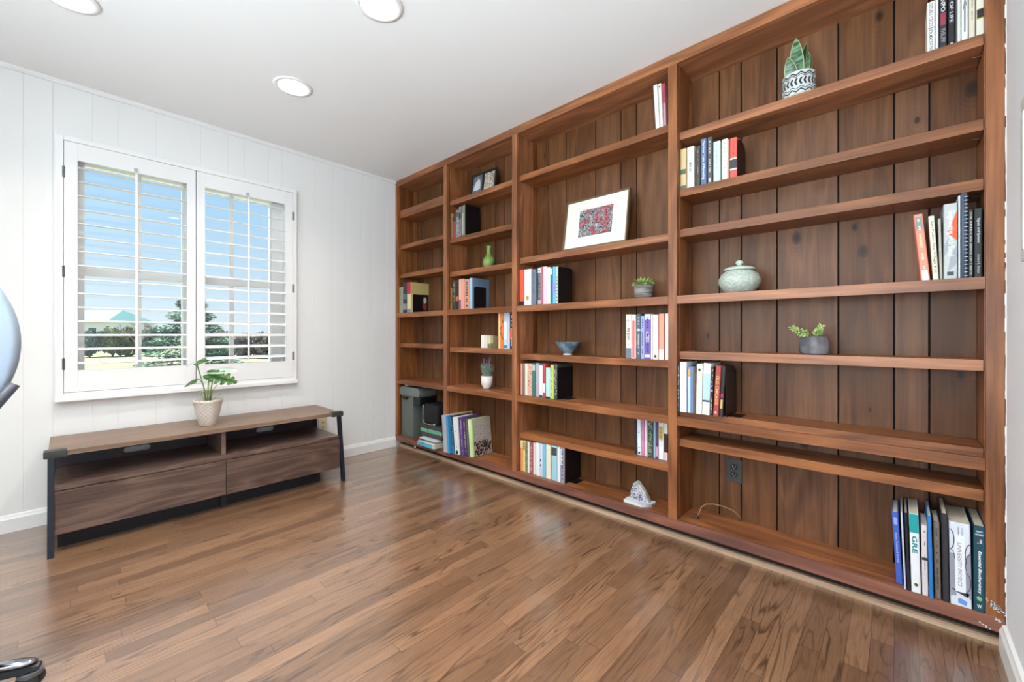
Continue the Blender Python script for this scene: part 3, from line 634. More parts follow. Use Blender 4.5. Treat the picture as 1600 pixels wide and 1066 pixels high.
# books right of the blue bowl
B('cream book with slate label at its foot, leftmost beside the blue bowl shelf end','books right of the blue bowl',2.2931,0.0318,0.045,0.903,0.2389,0.15,(238, 236, 214),{'b': [(0, 0.235, (110, 125, 140))], 'm': 1, 'txt': ('THE BODY', 0.42, 0.7, (60, 60, 60)), 'line': 0.86, 't': 0.0})
B('white book with a long red label on the purple book shelf','books right of the blue bowl',2.3269,0.0248,0.045,0.903,0.2372,0.15,(244, 226, 222),{'b': [(0.02, 0.86, (225, 110, 110))], 'bx': 0.6, 't': 0.0})
B('slate book with pale title and a light blue swirl, third bay lower shelf','books right of the blue bowl',2.3574,0.0225,0.045,0.903,0.2398,0.15,(82, 98, 112),{'b': [(0.62, 0.66, (170, 215, 235))], 'm': 3, 't': 0.0})
B('lavender blue book next to the slate one','books right of the blue bowl',2.3818,0.02,0.045,0.903,0.228,0.15,(160, 165, 220),{'m': 3, 't': 0.0})
B('deep purple book with a white top, third bay lower shelf','books right of the blue bowl',2.4037,0.0325,0.045,0.903,0.2374,0.15,(118, 92, 178),{'b': [(0.88, 1, (240, 238, 245)), (0.04, 0.1, (215, 205, 235))], 'm': 3, 'txt': ('ALGEBRA', 0.35, 0.62, (240, 240, 245)), 't': 0.0})
B('narrow white book right of the deep purple one','books right of the blue bowl',2.4381,0.008,0.045,0.903,0.2367,0.15,(240, 238, 236),{'t': 0.0})
B('pale pink and cream book with a tiny black crest','books right of the blue bowl',2.448,0.0296,0.045,0.903,0.2327,0.15,(242, 214, 205),{'em': (0.07, (50, 50, 55)), 't': 0.0})
B('salmon orange book with white foot near the third post','books right of the blue bowl',2.4822,0.0269,0.045,0.903,0.237,0.15,(236, 160, 132),{'b': [(0.0, 0.22, (250, 240, 235))], 't': 0.0})
B('white lilac book against the post right of the salmon one','books right of the blue bowl',2.5144,0.021,0.045,0.903,0.2373,0.15,(222, 222, 235),{'t': 0.0})
# books on the low rail of the third bay
B('peach pamphlet at the left end of the third bay low rail','books on the low rail of the third bay',1.5166,0.0151,0.035,0.62,0.2119,0.15,(240, 165, 140),{'t': 0.0})
B('thin grey brown book on the third bay low rail','books on the low rail of the third bay',1.5358,0.0167,0.035,0.62,0.215,0.15,(140, 115, 110),{'m': 1, 't': 0.0})
B('cream green spined book on the third bay low rail','books on the low rail of the third bay',1.5559,0.0239,0.035,0.62,0.2148,0.15,(226, 228, 200),{'t': 0.0})
B('red and cream patterned book on the third bay low rail','books on the low rail of the third bay',1.5821,0.0336,0.035,0.62,0.2151,0.15,(230, 190, 170),{'m': 4, 'mc': (180, 80, 70), 't': 0.0})
B('forest green book with white top pattern on the third bay low rail','books on the low rail of the third bay',1.6181,0.0297,0.035,0.62,0.2193,0.15,(70, 120, 105),{'b': [(0.78, 0.95, (190, 200, 180))], 't': 0.0})
B('grey lilac book on the third bay low rail','books on the low rail of the third bay',1.6512,0.0271,0.035,0.62,0.2208,0.15,(178, 174, 184),{'t': 0.0})
B('pinkish white book on the third bay low rail','books on the low rail of the third bay',1.6805,0.0288,0.035,0.62,0.2077,0.15,(240, 228, 228),{'b': [(0.0, 0.07, (90, 60, 90))], 't': 0.0})
B('red book with a white stripe low on its spine, third bay low rail','books on the low rail of the third bay',1.7115,0.022,0.035,0.62,0.2215,0.15,(190, 70, 70),{'b': [(0.15, 0.42, (240, 235, 230))], 't': 0.0})
B('shorter aqua book on the third bay low rail','books on the low rail of the third bay',1.7363,0.0341,0.035,0.62,0.1963,0.15,(185, 228, 228),{'b': [(0, 0.05, (30, 60, 60))], 't': 0.0})
B('lime yellow book with black script on the third bay low rail','books on the low rail of the third bay',1.7732,0.0254,0.035,0.62,0.2164,0.15,(208, 215, 95),{'m': 2, 't': 0.0})
B('dark green flecked book beside the low rail bookend','books on the low rail of the third bay',1.8013,0.0255,0.035,0.62,0.224,0.15,(60, 75, 62),{'m': 4, 't': 0.0})
# books on the bottom shelf of the third bay
B('orange spined book at the left end of the third bay bottom shelf','books on the bottom shelf of the third bay',1.521,0.0231,0.03,0.106,0.2059,0.15,(238, 160, 100),{'b': [(0.75, 1, (235, 215, 170))], 't': 0.0})
B('pale yellow book on the third bay bottom shelf','books on the bottom shelf of the third bay',1.5465,0.0149,0.03,0.106,0.2053,0.15,(236, 226, 160),{'b': [(0.72, 0.95, (200, 140, 60))], 't': 0.0})
B('olive botanical patterned book on the third bay bottom shelf','books on the bottom shelf of the third bay',1.5637,0.0193,0.03,0.106,0.2066,0.15,(150, 148, 110),{'m': 4, 'mc': (60, 70, 45), 't': 0.0})
B('ivory slim book on the third bay bottom shelf','books on the bottom shelf of the third bay',1.5853,0.0157,0.03,0.106,0.2058,0.15,(235, 230, 220),{'t': 0.0})
B('dusty rose red book on the third bay bottom shelf','books on the bottom shelf of the third bay',1.6033,0.0288,0.03,0.106,0.2059,0.15,(160, 95, 92),{'m': 2, 't': 0.0})
B('blush white book on the third bay bottom shelf','books on the bottom shelf of the third bay',1.6345,0.0197,0.03,0.106,0.2085,0.15,(232, 215, 208),{'t': 0.0})
B('broad white book on the third bay bottom shelf','books on the bottom shelf of the third bay',1.6564,0.0313,0.03,0.106,0.2135,0.15,(238, 238, 240),{'t': 0.0})
B('pale blue book with black ink blots, third bay bottom shelf','books on the bottom shelf of the third bay',1.69,0.0233,0.03,0.106,0.2146,0.15,(200, 218, 236),{'blot': 1, 't': 0.0})
B('turquoise book on the third bay bottom shelf','books on the bottom shelf of the third bay',1.7155,0.023,0.03,0.106,0.2171,0.15,(120, 196, 222),{'t': 0.0})
B('cream book between the turquoise and aqua books','books on the bottom shelf of the third bay',1.7419,0.0361,0.03,0.106,0.2169,0.15,(238, 228, 204),{'t': 0.0})
B('aqua book with a black sketched face at the top of its spine','books on the bottom shelf of the third bay',1.7853,0.0423,0.03,0.106,0.2193,0.15,(160, 208, 220),{'b': [(0.72, 0.95, (70, 80, 80))], 'm': 0, 't': 0.0})
B('white book with black edges, third bay bottom shelf','books on the bottom shelf of the third bay',1.8313,0.0211,0.03,0.106,0.2177,0.15,(236, 236, 240),{'m': 0, 't': 0.0})
B('grey violet book beside the tall black bookend on the bottom shelf','books on the bottom shelf of the third bay',1.8551,0.0316,0.03,0.106,0.2191,0.12,(150, 148, 165),{'m': 3, 'b': [(0.5, 0.95, (225, 225, 235))], 'bx': 0.45, 't': 0.0})
# books at the right end of the third bay
B('navy binder at the left end of the group near the third post','books at the right end of the third bay',2.3278,0.0125,0.085,0.375,0.1946,0.15,(28, 38, 70),{'t': -0.0197})
B('white binder with two rivets near the third post','books at the right end of the third bay',2.343,0.0214,0.085,0.375,0.1902,0.15,(232, 238, 242),{'blot': 0, 'rivet': 1, 't': -0.0199})
B('mauve pink book near the third post','books at the right end of the third bay',2.3663,0.0166,0.085,0.375,0.1878,0.15,(210, 140, 170),{'m': 1, 't': -0.0139})
B('pale pink book near the third post','books at the right end of the third bay',2.3849,0.0157,0.085,0.375,0.1869,0.15,(236, 214, 224),{'t': -0.0119})
B('dark green leafy patterned book near the third post','books at the right end of the third bay',2.4025,0.0285,0.085,0.375,0.1937,0.15,(50, 72, 58),{'m': 4, 'mc': (170, 180, 150), 't': 0.0})
B('light steel blue book near the third post','books at the right end of the third bay',2.4333,0.0131,0.085,0.375,0.1987,0.15,(158, 180, 205),{'t': 0.0})
B('purple book with pink foot near the third post','books at the right end of the third bay',2.4483,0.0126,0.085,0.375,0.2008,0.15,(95, 60, 110),{'b': [(0.05, 0.3, (215, 160, 200))], 't': 0.0})
B('white book with a large yellow blob near the third post','books at the right end of the third bay',2.4628,0.0274,0.085,0.375,0.2004,0.15,(238, 240, 232),{'b': [(0.5, 0.82, (190, 165, 40))], 'bx': 0.75, 'm': 1, 't': 0.0})
B('dark brown book with white top against the third post','books at the right end of the third bay',2.4921,0.0215,0.085,0.375,0.1974,0.15,(58, 38, 45),{'b': [(0.68, 1, (240, 238, 235)), (0, 0.2, (225, 205, 205))], 't': 0.0})
# books at the top right of the third bay
B('leaning white book at the top of the third bay','books at the top right of the third bay',2.4652,0.0213,0.045,2.1,0.2494,0.15,(236, 240, 236),{'t': -0.0605})
B('leaning cream book with black and white emblem at its head, top of the third bay','books at the top right of the third bay',2.4891,0.0166,0.045,2.1,0.2472,0.15,(232, 226, 212),{'em': (0.93, (40, 40, 40)), 't': -0.0531})
B('leaning crimson topped book at the top of the third bay','books at the top right of the third bay',2.509,0.013,0.045,2.1,0.2396,0.15,(200, 150, 160),{'b': [(0.55, 1, (185, 60, 80))], 't': -0.037})
# books on the upper shelf of the right bay
B('tan book with a green leaf drawing across its spine, left end of the right bay','books on the upper shelf of the right bay',2.5944,0.0287,0.043,1.762,0.2044,0.15,(222, 192, 140),{'b': [(0.38, 0.5, (95, 115, 85)), (0, 0.1, (105, 110, 100))], 't': 0.0})
B('thick off white book with one small black title, right bay upper row','books on the upper shelf of the right bay',2.6274,0.0349,0.043,1.762,0.2046,0.15,(236, 234, 224),{'txt': ('MERIDIAN', 0.4, 0.62, (70, 60, 50)), 'tw': 0.35, 't': 0.0})
B('dark grey brown book with faint pink script, right bay upper row','books on the upper shelf of the right bay',2.6703,0.0207,0.043,1.762,0.1968,0.15,(78, 70, 66),{'m': 1, 'mc': (190, 160, 150), 't': 0.0})
B('blue grey book with big white title, right bay upper row','books on the upper shelf of the right bay',2.6933,0.0269,0.043,1.762,0.2246,0.15,(92, 110, 150),{'txt': ('The Four Tasks of Parenting', 0.12, 0.96, (240, 244, 248)), 't': 0.0})
B('tall charcoal book with white bold lettering, right bay upper row','books on the upper shelf of the right bay',2.7249,0.0216,0.043,1.762,0.2231,0.15,(84, 82, 84),{'m': 3, 'b': [(0.03, 0.12, (190, 190, 190))], 'bx': 0.5, 't': 0.0})
B('pale aqua book in the right bay upper row','books on the upper shelf of the right bay',2.7512,0.0315,0.043,1.762,0.1931,0.15,(200, 220, 214),{'m': 1, 'mc': (130, 155, 150), 't': 0.0})
B('ivory book with pale grey lettering, right bay upper row','books on the upper shelf of the right bay',2.7901,0.0251,0.043,1.762,0.1925,0.15,(238, 232, 216),{'m': 1, 't': 0.0})
B('slim red and black flecked book, right bay upper row','books on the upper shelf of the right bay',2.8172,0.0052,0.043,1.762,0.1855,0.15,(190, 150, 130),{'m': 2, 't': 0.0})
B('red book with a black and white portrait band beside the right bay bookend','books on the upper shelf of the right bay',2.8247,0.0299,0.043,1.762,0.1866,0.13,(232, 92, 78),{'b': [(0.2, 0.5, (225, 222, 216)), (0.24, 0.46, (60, 58, 60))], 'm': 1, 't': 0.0})
# books on the shelf below the grey potted sedum
B('thin black and white speckled book against the post, right bay lower row','books on the shelf below the grey potted sedum',2.5944,0.0096,0.008,0.6565,0.2243,0.15,(60, 62, 70),{'m': 4, 't': 0.0})
B('tall plain white book, right bay lower row','books on the shelf below the grey potted sedum',2.6064,0.0314,0.008,0.6565,0.2382,0.15,(240, 240, 244),{'t': 0.0})
B('steel blue book with an orange label at its head, right bay lower row','books on the shelf below the grey potted sedum',2.6433,0.0288,0.008,0.6565,0.2179,0.15,(105, 128, 175),{'b': [(0.78, 0.95, (220, 165, 60)), (0, 0.78, (195, 215, 240))], 'bx': 0.4, 't': 0.0})
B('thin brown book right of the steel blue one','books on the shelf below the grey potted sedum',2.6745,0.0054,0.008,0.6565,0.2158,0.15,(120, 98, 85),{'t': 0.0})
B('cream book with black printer mark at head and foot, right bay lower row','books on the shelf below the grey potted sedum',2.682,0.0274,0.008,0.6565,0.2323,0.15,(238, 234, 216),{'m': 1, 'mc': (160, 140, 90), 'em': (0.88, (50, 50, 50)), 't': 0.0207})
B('white book with a pale blue panel edged in navy, right bay lower row','books on the shelf below the grey potted sedum',2.7115,0.0332,0.008,0.6565,0.237,0.15,(238, 240, 242),{'b': [(0.27, 0.8, (180, 212, 238)), (0.25, 0.285, (30, 45, 75))], 'm': 0, 't': 0.031})
B('thin black book with white specks, right bay lower row','books on the shelf below the grey potted sedum',2.7471,0.0103,0.008,0.6565,0.22,0.15,(45, 40, 45),{'m': 4, 't': 0.0326})
B('brick red book with yellow title, right bay lower row','books on the shelf below the grey potted sedum',2.7603,0.0243,0.008,0.6565,0.2274,0.13,(168, 70, 60),{'txt': ('OLD CHICAGO', 0.22, 0.8, (245, 205, 120)), 'em': (0.07, (220, 190, 185)), 't': 0.055})
B('black book with a crimson patch and yellow letters beside the lower right bookend','books on the shelf below the grey potted sedum',2.7869,0.0172,0.008,0.6565,0.2256,0.13,(45, 32, 34),{'b': [(0.38, 0.46, (190, 40, 70)), (0.16, 0.34, (210, 180, 110))], 'bx': 0.6, 't': 0.0544})
# books at the top of the right post
B('white book with DOUBLE CROSS and the author name on its spine, top right shelf','books at the top of the right post',3.4793,0.0199,0.045,2.06,0.1704,0.15,(246, 244, 240),{'txt': ('DOUBLE CROSS', 0.5, 0.97, (60, 60, 66)), 'txt2': ('BEN MACINTYRE', 0.03, 0.46, (60, 60, 66)), 'line': 0.48, 'b': [(0, 1, (240, 205, 190))], 'bx': 0.12, 'bs': 1, 't': 0.0})
B('pale lilac white book beside the DOUBLE CROSS book','books at the top of the right post',3.5009,0.0075,0.045,2.06,0.201,0.15,(226, 224, 236),{'t': 0.0})
B('black book with large white letters and dark red subtitle, top right shelf','books at the top of the right post',3.51,0.0195,0.045,2.06,0.2061,0.15,(46, 44, 48),{'txt': ('NPO', 0.6, 0.8, (240, 240, 240)), 'b': [(0.38, 0.58, (150, 50, 70))], 'bx': 0.7, 'txt2': ('PHILIPP', 0.1, 0.32, (150, 150, 155)), 't': 0.0})
B('black book with silver title and gold foot mark, top right shelf','books at the top of the right post',3.532,0.0171,0.045,2.06,0.2033,0.15,(34, 32, 34),{'txt': ('INGS OF LIFE', 0.38, 0.98, (215, 215, 220)), 'm': 0, 'em': (0.03, (200, 190, 170)), 't': 0.0})
B('slim dark grey book at the top right shelf','books at the top of the right post',3.5506,0.005,0.045,2.06,0.1881,0.15,(90, 90, 92),{'t': 0.0})
B('pale grey green book at the top right shelf','books at the top of the right post',3.5539,0.0089,0.045,2.06,0.1976,0.15,(214, 218, 208),{'t': 0.0})
B('white book with a tall grey arrow up its spine, top right shelf','books at the top of the right post',3.5645,0.0155,0.045,2.06,0.1941,0.15,(236, 236, 236),{'arrow': 1, 't': 0.0})
B('beige speckled book at the top right shelf','books at the top of the right post',3.5817,0.0148,0.045,2.06,0.2019,0.15,(222, 212, 192),{'m': 1, 't': 0.0})
B('cream book with black and lime picture, rightmost on the top right shelf','books at the top of the right post',3.5989,0.018,0.045,2.06,0.1997,0.15,(232, 228, 212),{'b': [(0.28, 0.45, (190, 200, 60)), (0.3, 0.44, (50, 38, 36))], 'bx': 0.9, 't': 0.0})
# books at the right end of the right bay rail
B('leaning coral pink book with a white label at its foot, right bay rail','books at the right end of the right bay rail',3.4635,0.0239,0.03,1.225,0.2429,0.15,(240, 140, 118),{'b': [(0, 0.16, (244, 240, 244)), (0.76, 0.96, (130, 145, 145))], 'bx': 0.7, 'm': 2, 'mc': (255, 225, 170), 't': -0.0824})
B('leaning cream book with brown script, right bay rail','books at the right end of the right bay rail',3.4941,0.0147,0.03,1.225,0.2304,0.15,(240, 234, 208),{'txt': ('San Pedro The Village Kid', 0.12, 0.92, (90, 75, 55)), 't': -0.0512})
B('grey olive book with an upside down 2, right bay rail','books at the right end of the right bay rail',3.511,0.007,0.03,1.225,0.2175,0.15,(172, 168, 150),{'m': 1, 'mc': (150, 80, 70), 't': -0.0211})
B('wide light grey book with an orange triangle, right bay rail','books at the right end of the right bay rail',3.5201,0.0337,0.03,1.225,0.2646,0.15,(190, 192, 190),{'tri': 1, 'txt': ('Engineering with Excel', 0.3, 0.9, (250, 250, 250)), 'b': [(0.05, 0.1, (70, 70, 75))], 'bx': 0.5, 't': 0.0})
B('thin silver and white folder beside the comb bound book','books at the right end of the right bay rail',3.5556,0.005,0.03,1.225,0.2879,0.19,(215, 218, 222),{'t': 0.0})
B('slate comb bound book rising above its neighbours, right bay rail','books at the right end of the right bay rail',3.5618,0.0151,0.03,1.225,0.2941,0.19,(70, 82, 100),{'comb': 1, 't': 0.0})
B('dark grey book with crowded white title, right bay rail','books at the right end of the right bay rail',3.5802,0.0097,0.03,1.225,0.2336,0.15,(62, 64, 66),{'txt': ('THE AMERICAN SENSE OF TASTE', 0.05, 0.97, (205, 205, 205)), 't': 0.0})
B('black hardback with white serif title, right bay rail','books at the right end of the right bay rail',3.5926,0.0191,0.03,1.225,0.2345,0.15,(40, 42, 42),{'txt': ('Signals and Systems', 0.5, 0.86, (220, 220, 220)), 'txt2': ('Anders R. Rampa', 0.06, 0.34, (190, 190, 190)), 'tw': 0.42, 't': 0.0})
# textbooks on the bottom shelf of the right bay
B('leaning royal blue textbook, leftmost on the bottom right shelf','textbooks on the bottom shelf of the right bay',3.398,0.0179,0.03,0.106,0.2614,0.17,(66, 98, 190),{'txt': ('Student Solutions & Practice', 0.3, 0.72, (190, 205, 240)), 'b': [(0.83, 0.93, (150, 170, 225))], 'bx': 0.6, 'tw': 0.35, 't': -0.0492})
B('thin white folder with navy edge on the bottom right shelf','textbooks on the bottom shelf of the right bay',3.4195,0.005,0.0,0.106,0.2775,0.2,(205, 210, 228),{'t': -0.0368})
B('black slim binder between the white folder and the thick white textbook','textbooks on the bottom shelf of the right bay',3.4266,0.0085,0.0,0.106,0.2777,0.2,(24, 28, 44),{'t': -0.0286})
B('thick white textbook with green GRE lettering','textbooks on the bottom shelf of the right bay',3.4383,0.0248,0.0,0.106,0.2801,0.2,(238, 238, 242),{'b': [(0.76, 0.995, (12, 158, 158))], 'txt': ('GRE', 0.5, 0.72, (0, 140, 140)), 'tbold': 1, 'm': 0, 'em': (0.1, (90, 90, 40)), 't': -0.025})
B('pinkish white textbook with one black band, bottom right shelf','textbooks on the bottom shelf of the right bay',3.4662,0.0155,0.0,0.106,0.2472,0.15,(226, 214, 210),{'b': [(0.5, 0.54, (50, 50, 50))], 'm': 1, 't': -0.0145})
B('bright blue thin folder poking out on the bottom right shelf','textbooks on the bottom shelf of the right bay',3.4838,0.0102,-0.012,0.106,0.2873,0.2,(40, 120, 195),{'t': -0.021})
B('taupe textbook with dark small print, bottom right shelf','textbooks on the bottom shelf of the right bay',3.4975,0.016,0.005,0.106,0.2666,0.15,(128, 112, 98),{'m': 2, 'mc': (70, 55, 30), 't': -0.0166})
B('black spiral notebook with a white rolled edge on top, bottom right shelf','textbooks on the bottom shelf of the right bay',3.5166,0.0157,0.0,0.106,0.303,0.21,(44, 44, 50),{'t': -0.0133})
B('very thick white and grey textbook titled UNIVERSITY PHYSICS','textbooks on the bottom shelf of the right bay',3.5356,0.0495,0.0,0.106,0.2821,0.205,(222, 226, 236),{'phys': 1, 't': -0.0151})
B('dark teal textbook titled Essential Biochemistry at the far right','textbooks on the bottom shelf of the right bay',3.5884,0.0265,0.0,0.106,0.2852,0.205,(24, 70, 84),{'bio': 1, 't': 0.0})
def bookend(g, y, z, depth, h, label, r_=.012):
    """black sheet steel L: an upright plate at the right of the row and a foot that slides under the books"""
    x_, w_, tt, hh = LASTX[g]; x = x_+w_*math.cos(tt)+.0006+(h*math.tan(tt) if tt > 0 else 0)
    t = thing('bookend', label, 'bookend', (x, y, z+.0003))
    pts = [(0, 0), (depth, 0), (depth, h-r_)]+[(depth-r_+r_*math.cos(a), h-r_+r_*math.sin(a)) for a in [math.pi/2*i/6 for i in range(1, 7)]]+[(r_+r_*math.cos(a), h-r_+r_*math.sin(a)) for a in [math.pi/2+math.pi/2*i/6 for i in range(0, 7)]]
    MB().prism(pts, 0, .0016, 'x').make('upright_plate', bookend_m, t)
    MB().box(.0016, .055, depth*.25, depth*.75, 0, .0012).make('foot_plate', bookend_m, t)
    return t
bookend('books at the left end of the far left bay rail', .04, 1.2252, .105, .165, 'black metal bookend in front of the yellow covered paperback, far left bay')
bookend('books on the second bay rail', .05, 1.2252, .125, .172, 'black metal bookend in front of the grey blue cover on the second bay rail')
bookend('books on the second shelf of the second bay', .036, BKZ[(1, 1.789)], .155, .245, 'tall black metal bookend on the upper shelf of the second bay')
bookend('books on the third bay rail', .022, 1.2252, .150, .232, 'tall black metal bookend at the end of the third bay rail books')
bookend('books on the low rail of the third bay', .036, .6202, .165, .200, 'black metal bookend in front of a grey edged book on the third bay low rail')
bookend('books on the bottom shelf of the third bay', .035, .1052, .170, .222, 'tall black metal bookend on the bottom shelf of the third bay')
bookend('books on the upper shelf of the right bay', .045, BKZ[(3, 1.751)], .135, .186, 'black metal bookend on the upper row of the right bay', .035)
bookend('books on the shelf below the grey potted sedum', .01, BKZ[(3, .652)], .165, .213, 'black metal bookend on the lower row of the right bay, right of the red spine')
# two slim things by the first post
book('thin white booklet against the first post, upper shelf of the far left bay', None, .694, .012, .032, BKZ[(0, 1.839)], .205, .13, (238, 232, 226), {})
book('dark olive slim book squeezed between a white booklet and the first post', None, .7065, .009, .034, BKZ[(0, 1.839)], .2, .13, (92, 82, 70), dict(b=[(.3, .55, (150, 138, 118))]))
book('blue and white patterned book against the first post on the far left low rail', None, .680, .018, .03, .6202, .21, .14, (205, 215, 228), dict(m=4, mc=(70, 95, 150)))
book('slim grey white book wedged between the blue patterned one and the post', None, .6995, .014, .03, .6202, .2, .14, (215, 214, 212), dict(m=1))
# leaning binders and workbooks on the floor level shelf of the second bay
LG = 'leaning binders and workbooks on the second bay bottom shelf'
tl = -.100
def lean(lab, x, w, h, y, d, c, o): o['t'] = tl; return book(lab, LG, x, w, y, .1052, h, d, c, o, o.pop('nm', 'book'), o.pop('ct', 'book'))
lean('light grey lilac binder, leftmost of the leaning pile', .790, .046, .288, -.055, .22, (176, 176, 188), dict(nm='binder', ct='binder'))
lean('bright blue folder leaning against the grey lilac binder', .838, .018, .288, -.050, .22, (60, 150, 205), dict(nm='folder', ct='folder'))
lean('tan folder sticking up behind the leaning binders', .858, .012, .302, .0, .2, (205, 168, 120), dict(nm='folder', ct='folder'))
lean('black and teal spiral workbook in the leaning pile', .872, .024, .29, -.035, .2, (40, 60, 72), dict(m=4, mc=(80, 170, 200), b=[(0, .2, (40, 130, 180))]))
lean('broad white binder with two holes in the leaning pile', .898, .052, .284, -.03, .2, (228, 228, 234), dict(rivet=1, nm='binder', ct='binder'))
lean('thin dark grey workbook right of the white binder', .952, .010, .288, -.02, .19, (70, 66, 70), {})
lean('violet workbook with pale lettering in the leaning pile', .964, .030, .290, -.02, .19, (98, 66, 138), dict(m=2))
lean('second purple workbook with white marks in the leaning pile', .996, .022, .288, -.01, .18, (82, 58, 96), dict(m=3))
lean('olive brown workbook left of the lime green spine', 1.020, .018, .284, -.005, .18, (104, 96, 84), dict(m=1))
pb = lean('workbook with lime green spine and a red poppy field cover', 1.041, .036, .282, 0, .2, (196, 226, 140), dict(b=[(0, 1, (236, 238, 226))], bx=.3))
w_, h_, d_ = .036, .282, .2
MB().box(w_, w_+.0006, .012, d_-.001, .001, h_-.001).make('front_cover_print', mat((186, 178, 166), .4), pb)
def flecks(name, n, z0, z1, cols, s0, s1, seed, dens=None):
    rr = random.Random(seed); m = MB()
    for _ in range(n):
        yy = rr.uniform(.02, d_-.008); zz = rr.uniform(z0, z1)*h_; s_ = rr.uniform(s0, s1); k = rr.randint(3, 6); a0 = rr.random()*6
        m.prism([(yy+s_*math.cos(a0+2*math.pi*j/k), zz+s_*rr.uniform(.7, 1.5)*math.sin(a0+2*math.pi*j/k)) for j in range(k)], w_+.0004, w_+.0011+rr.random()*.0003, 'x')
    m.make(name, mat(cols, .5), pb)
flecks('dark_foliage_print', 150, .02, .38, (48, 36, 40), .003, .009, 1)
flecks('red_flower_print', 60, .02, .34, (150, 70, 70), .002, .005, 2)
flecks('dot_print', 200, .34, .8, (92, 60, 62), .001, .0026, 3)

# flat stack of notebooks, box file and shredder in the far left bay
stack = [(.030, .0, (92, 186, 214), 'thick turquoise notebook at the bottom of the flat stack'), (.012, .012, (226, 226, 220), 'white notebook on top of the turquoise one in the flat stack'), (.007, .0, (40, 48, 70), 'navy notebook third in the flat stack'), (.009, .01, (222, 226, 228), 'topmost white notebook of the flat stack, under the box file')]
z = .1052
for i, (hh, dx, col, lab) in enumerate(stack):
    b_ = thing('notebook', lab, 'notebook', (.437+dx+.12, -.062+.006*i+.13, z+.0004), (0, 0, R([0, -3, 2, -1][i])), 'flat stack of notebooks in the far left bay')
    z += hh+.0006
    m = MB(); m.box(-.12, .12, -.13, .13, 0, .0016).box(-.12, .12, -.13, .13, hh-.0016, hh).box(-.12, .12, -.13, -.1284, .0016, hh-.0016) if i != 0 else m.box(-.12, .12, -.13, .13, 0, .002).box(-.12, .12, -.13, .13, hh-.002, hh).box(-.12, .085, -.13, -.128, .002, hh-.002)
    m.make('cover', mat(col, .4), b_)
    MB().box(-.117, .117, -.126, .127, .002, hh-.002).make('pages', PAGE, b_)
bx_ = thing('box_file', 'dark grey box file with a wide green stripe, lying on the flat stack of notebooks', 'box', (.405, .0, z+.0005))
m = MB(); m.box(0, .29, 0, .20, 0, .042, .002).box(0, .29, 0, .20, .068, .105, .002); m.box(.002, .288, .003, .198, .04, .07); m.make('box_body', mat((66, 66, 64), .55), bx_)
MB().box(-.003, .293, -.003, .2, .040, .070, .001).make('green_band', mat((104, 170, 140), .5), bx_)
MB().box(.276, .282, -.0045, -.003, .046, .058).make('clasp', mat((225, 225, 220), .3, .6), bx_)
zb = z+.106
sh = thing('paper_shredder', 'grey green paper shredder with a black feeding head in the far left bay', 'shredder', (.045, .03, .1052))
m = MB(); m.box(.012, .20, .0, .165, .0, .375, .01)
m.make('bin', mat((98, 108, 100), .42), sh, smooth='auto')
MB().prism([(-.001+.0, .375), (.30, .375), (.315, .40), (.315, .43), (.29, .452), (.03, .452), (.0, .43)], .0-.012, .17).make('feeding_head', mat((112, 120, 116), .35), sh)
MB().prism([(.03, .36), (.07, .335), (.11, .337), (.13, .36)], -.0145, .01).make('handle_recess', mat((20, 22, 20), .5), sh)
MB().box(.205, .312, -.004, .16, .30, .374, .006).make('motor_housing', mat((18, 18, 20), .5), sh)
MB().box(.04, .27, .03, .12, .452, .4535).make('paper_slot', mat((12, 12, 12), .5), sh)
hp = thing('headphones', 'dark blue and white headset lying on top of the paper shredder', 'headphones', (.20, .06, .5595))
MB().tube([(-.045, 0, .008), (-.04, 0, .018), (-.015, 0, .030), (.012, 0, .027), (.03, .0, .008)], .006, 8).make('headband', mat((48, 62, 98), .35), hp, smooth=True)
MB().box(-.11, -.05, -.02, .04, 0, .018, .004).make('ear_cushion', mat((215, 215, 215), .5), hp)
rt = thing('network_router', 'black box shaped device with ribbed front standing on the box file', 'router', (.435, .012, zb))
m = MB(); m.box(0, .20, 0, .17, 0, .17, .022); m.make('casing', mat((17, 17, 19), .55), rt, smooth='auto')
m = MB()
for i in range(13): m.box(.01, .19, -.003, .001, .02+.0105*i, .025+.0105*i, .001)
m.make('front_ribs', mat((30, 30, 32), .5), rt)
m = MB(); m.tube([(-.004, -.006, .16), (-.006, -.008, .05), (.0, -.01, .012), (.05, -.012, .002), (.12, -.012, .004), (.17, -.01, .012)], .004, 8); m.make('silver_edge', mat((170, 172, 172), .25, .8), rt, smooth=True)
cb_ = thing('charging_cable', 'thin dark cable hanging down in front of the green striped box file', 'cable', (.51, -.004, zb))
MB().tube([(0, 0, .004), (.002, -.006, -.01), (.012, -.008, -.05), (.025, -.009, -.10), (.03, -.028, -.128), (.02, -.070, -.138), (-.02, -.078, -.155), (-.06, -.080, -.175)], .0018, 6).make('cable', mat((50, 48, 50), .5), cb_, smooth=True)
MB().box(-.074, -.058, -.086, -.076, -.187, -.178, .002).make('cable_plug', mat((210, 205, 190), .4), cb_)
# ================================================================ things on the shelves
soil = mat((58, 44, 34), .95, bump=.6, bscale=120, name='soil')
def on(bi, z): return BKZ[(bi, z)]+.0003
# green bottle vase
v = thing('vase', 'small green glazed bottle vase with a narrow neck, third shelf of the second bay', 'vase', (1.140, .10, on(1, 1.524)))
MB().lathe([(0, 0), (.026, 0), (.030, .004), (.044, .022), (.049, .045), (.046, .066), (.032, .086), (.020, .098), (.0165, .115), (.0175, .14), (.023, .158), (.0235, .166), (.020, .167), (.016, .155), (.013, .12), (0, .11)], 48).make('vase_body', noisy('green_glaze', (86, 128, 40), (160, 180, 110), 9, .16, 0, lo=.35, hi=.7), v, smooth=True)
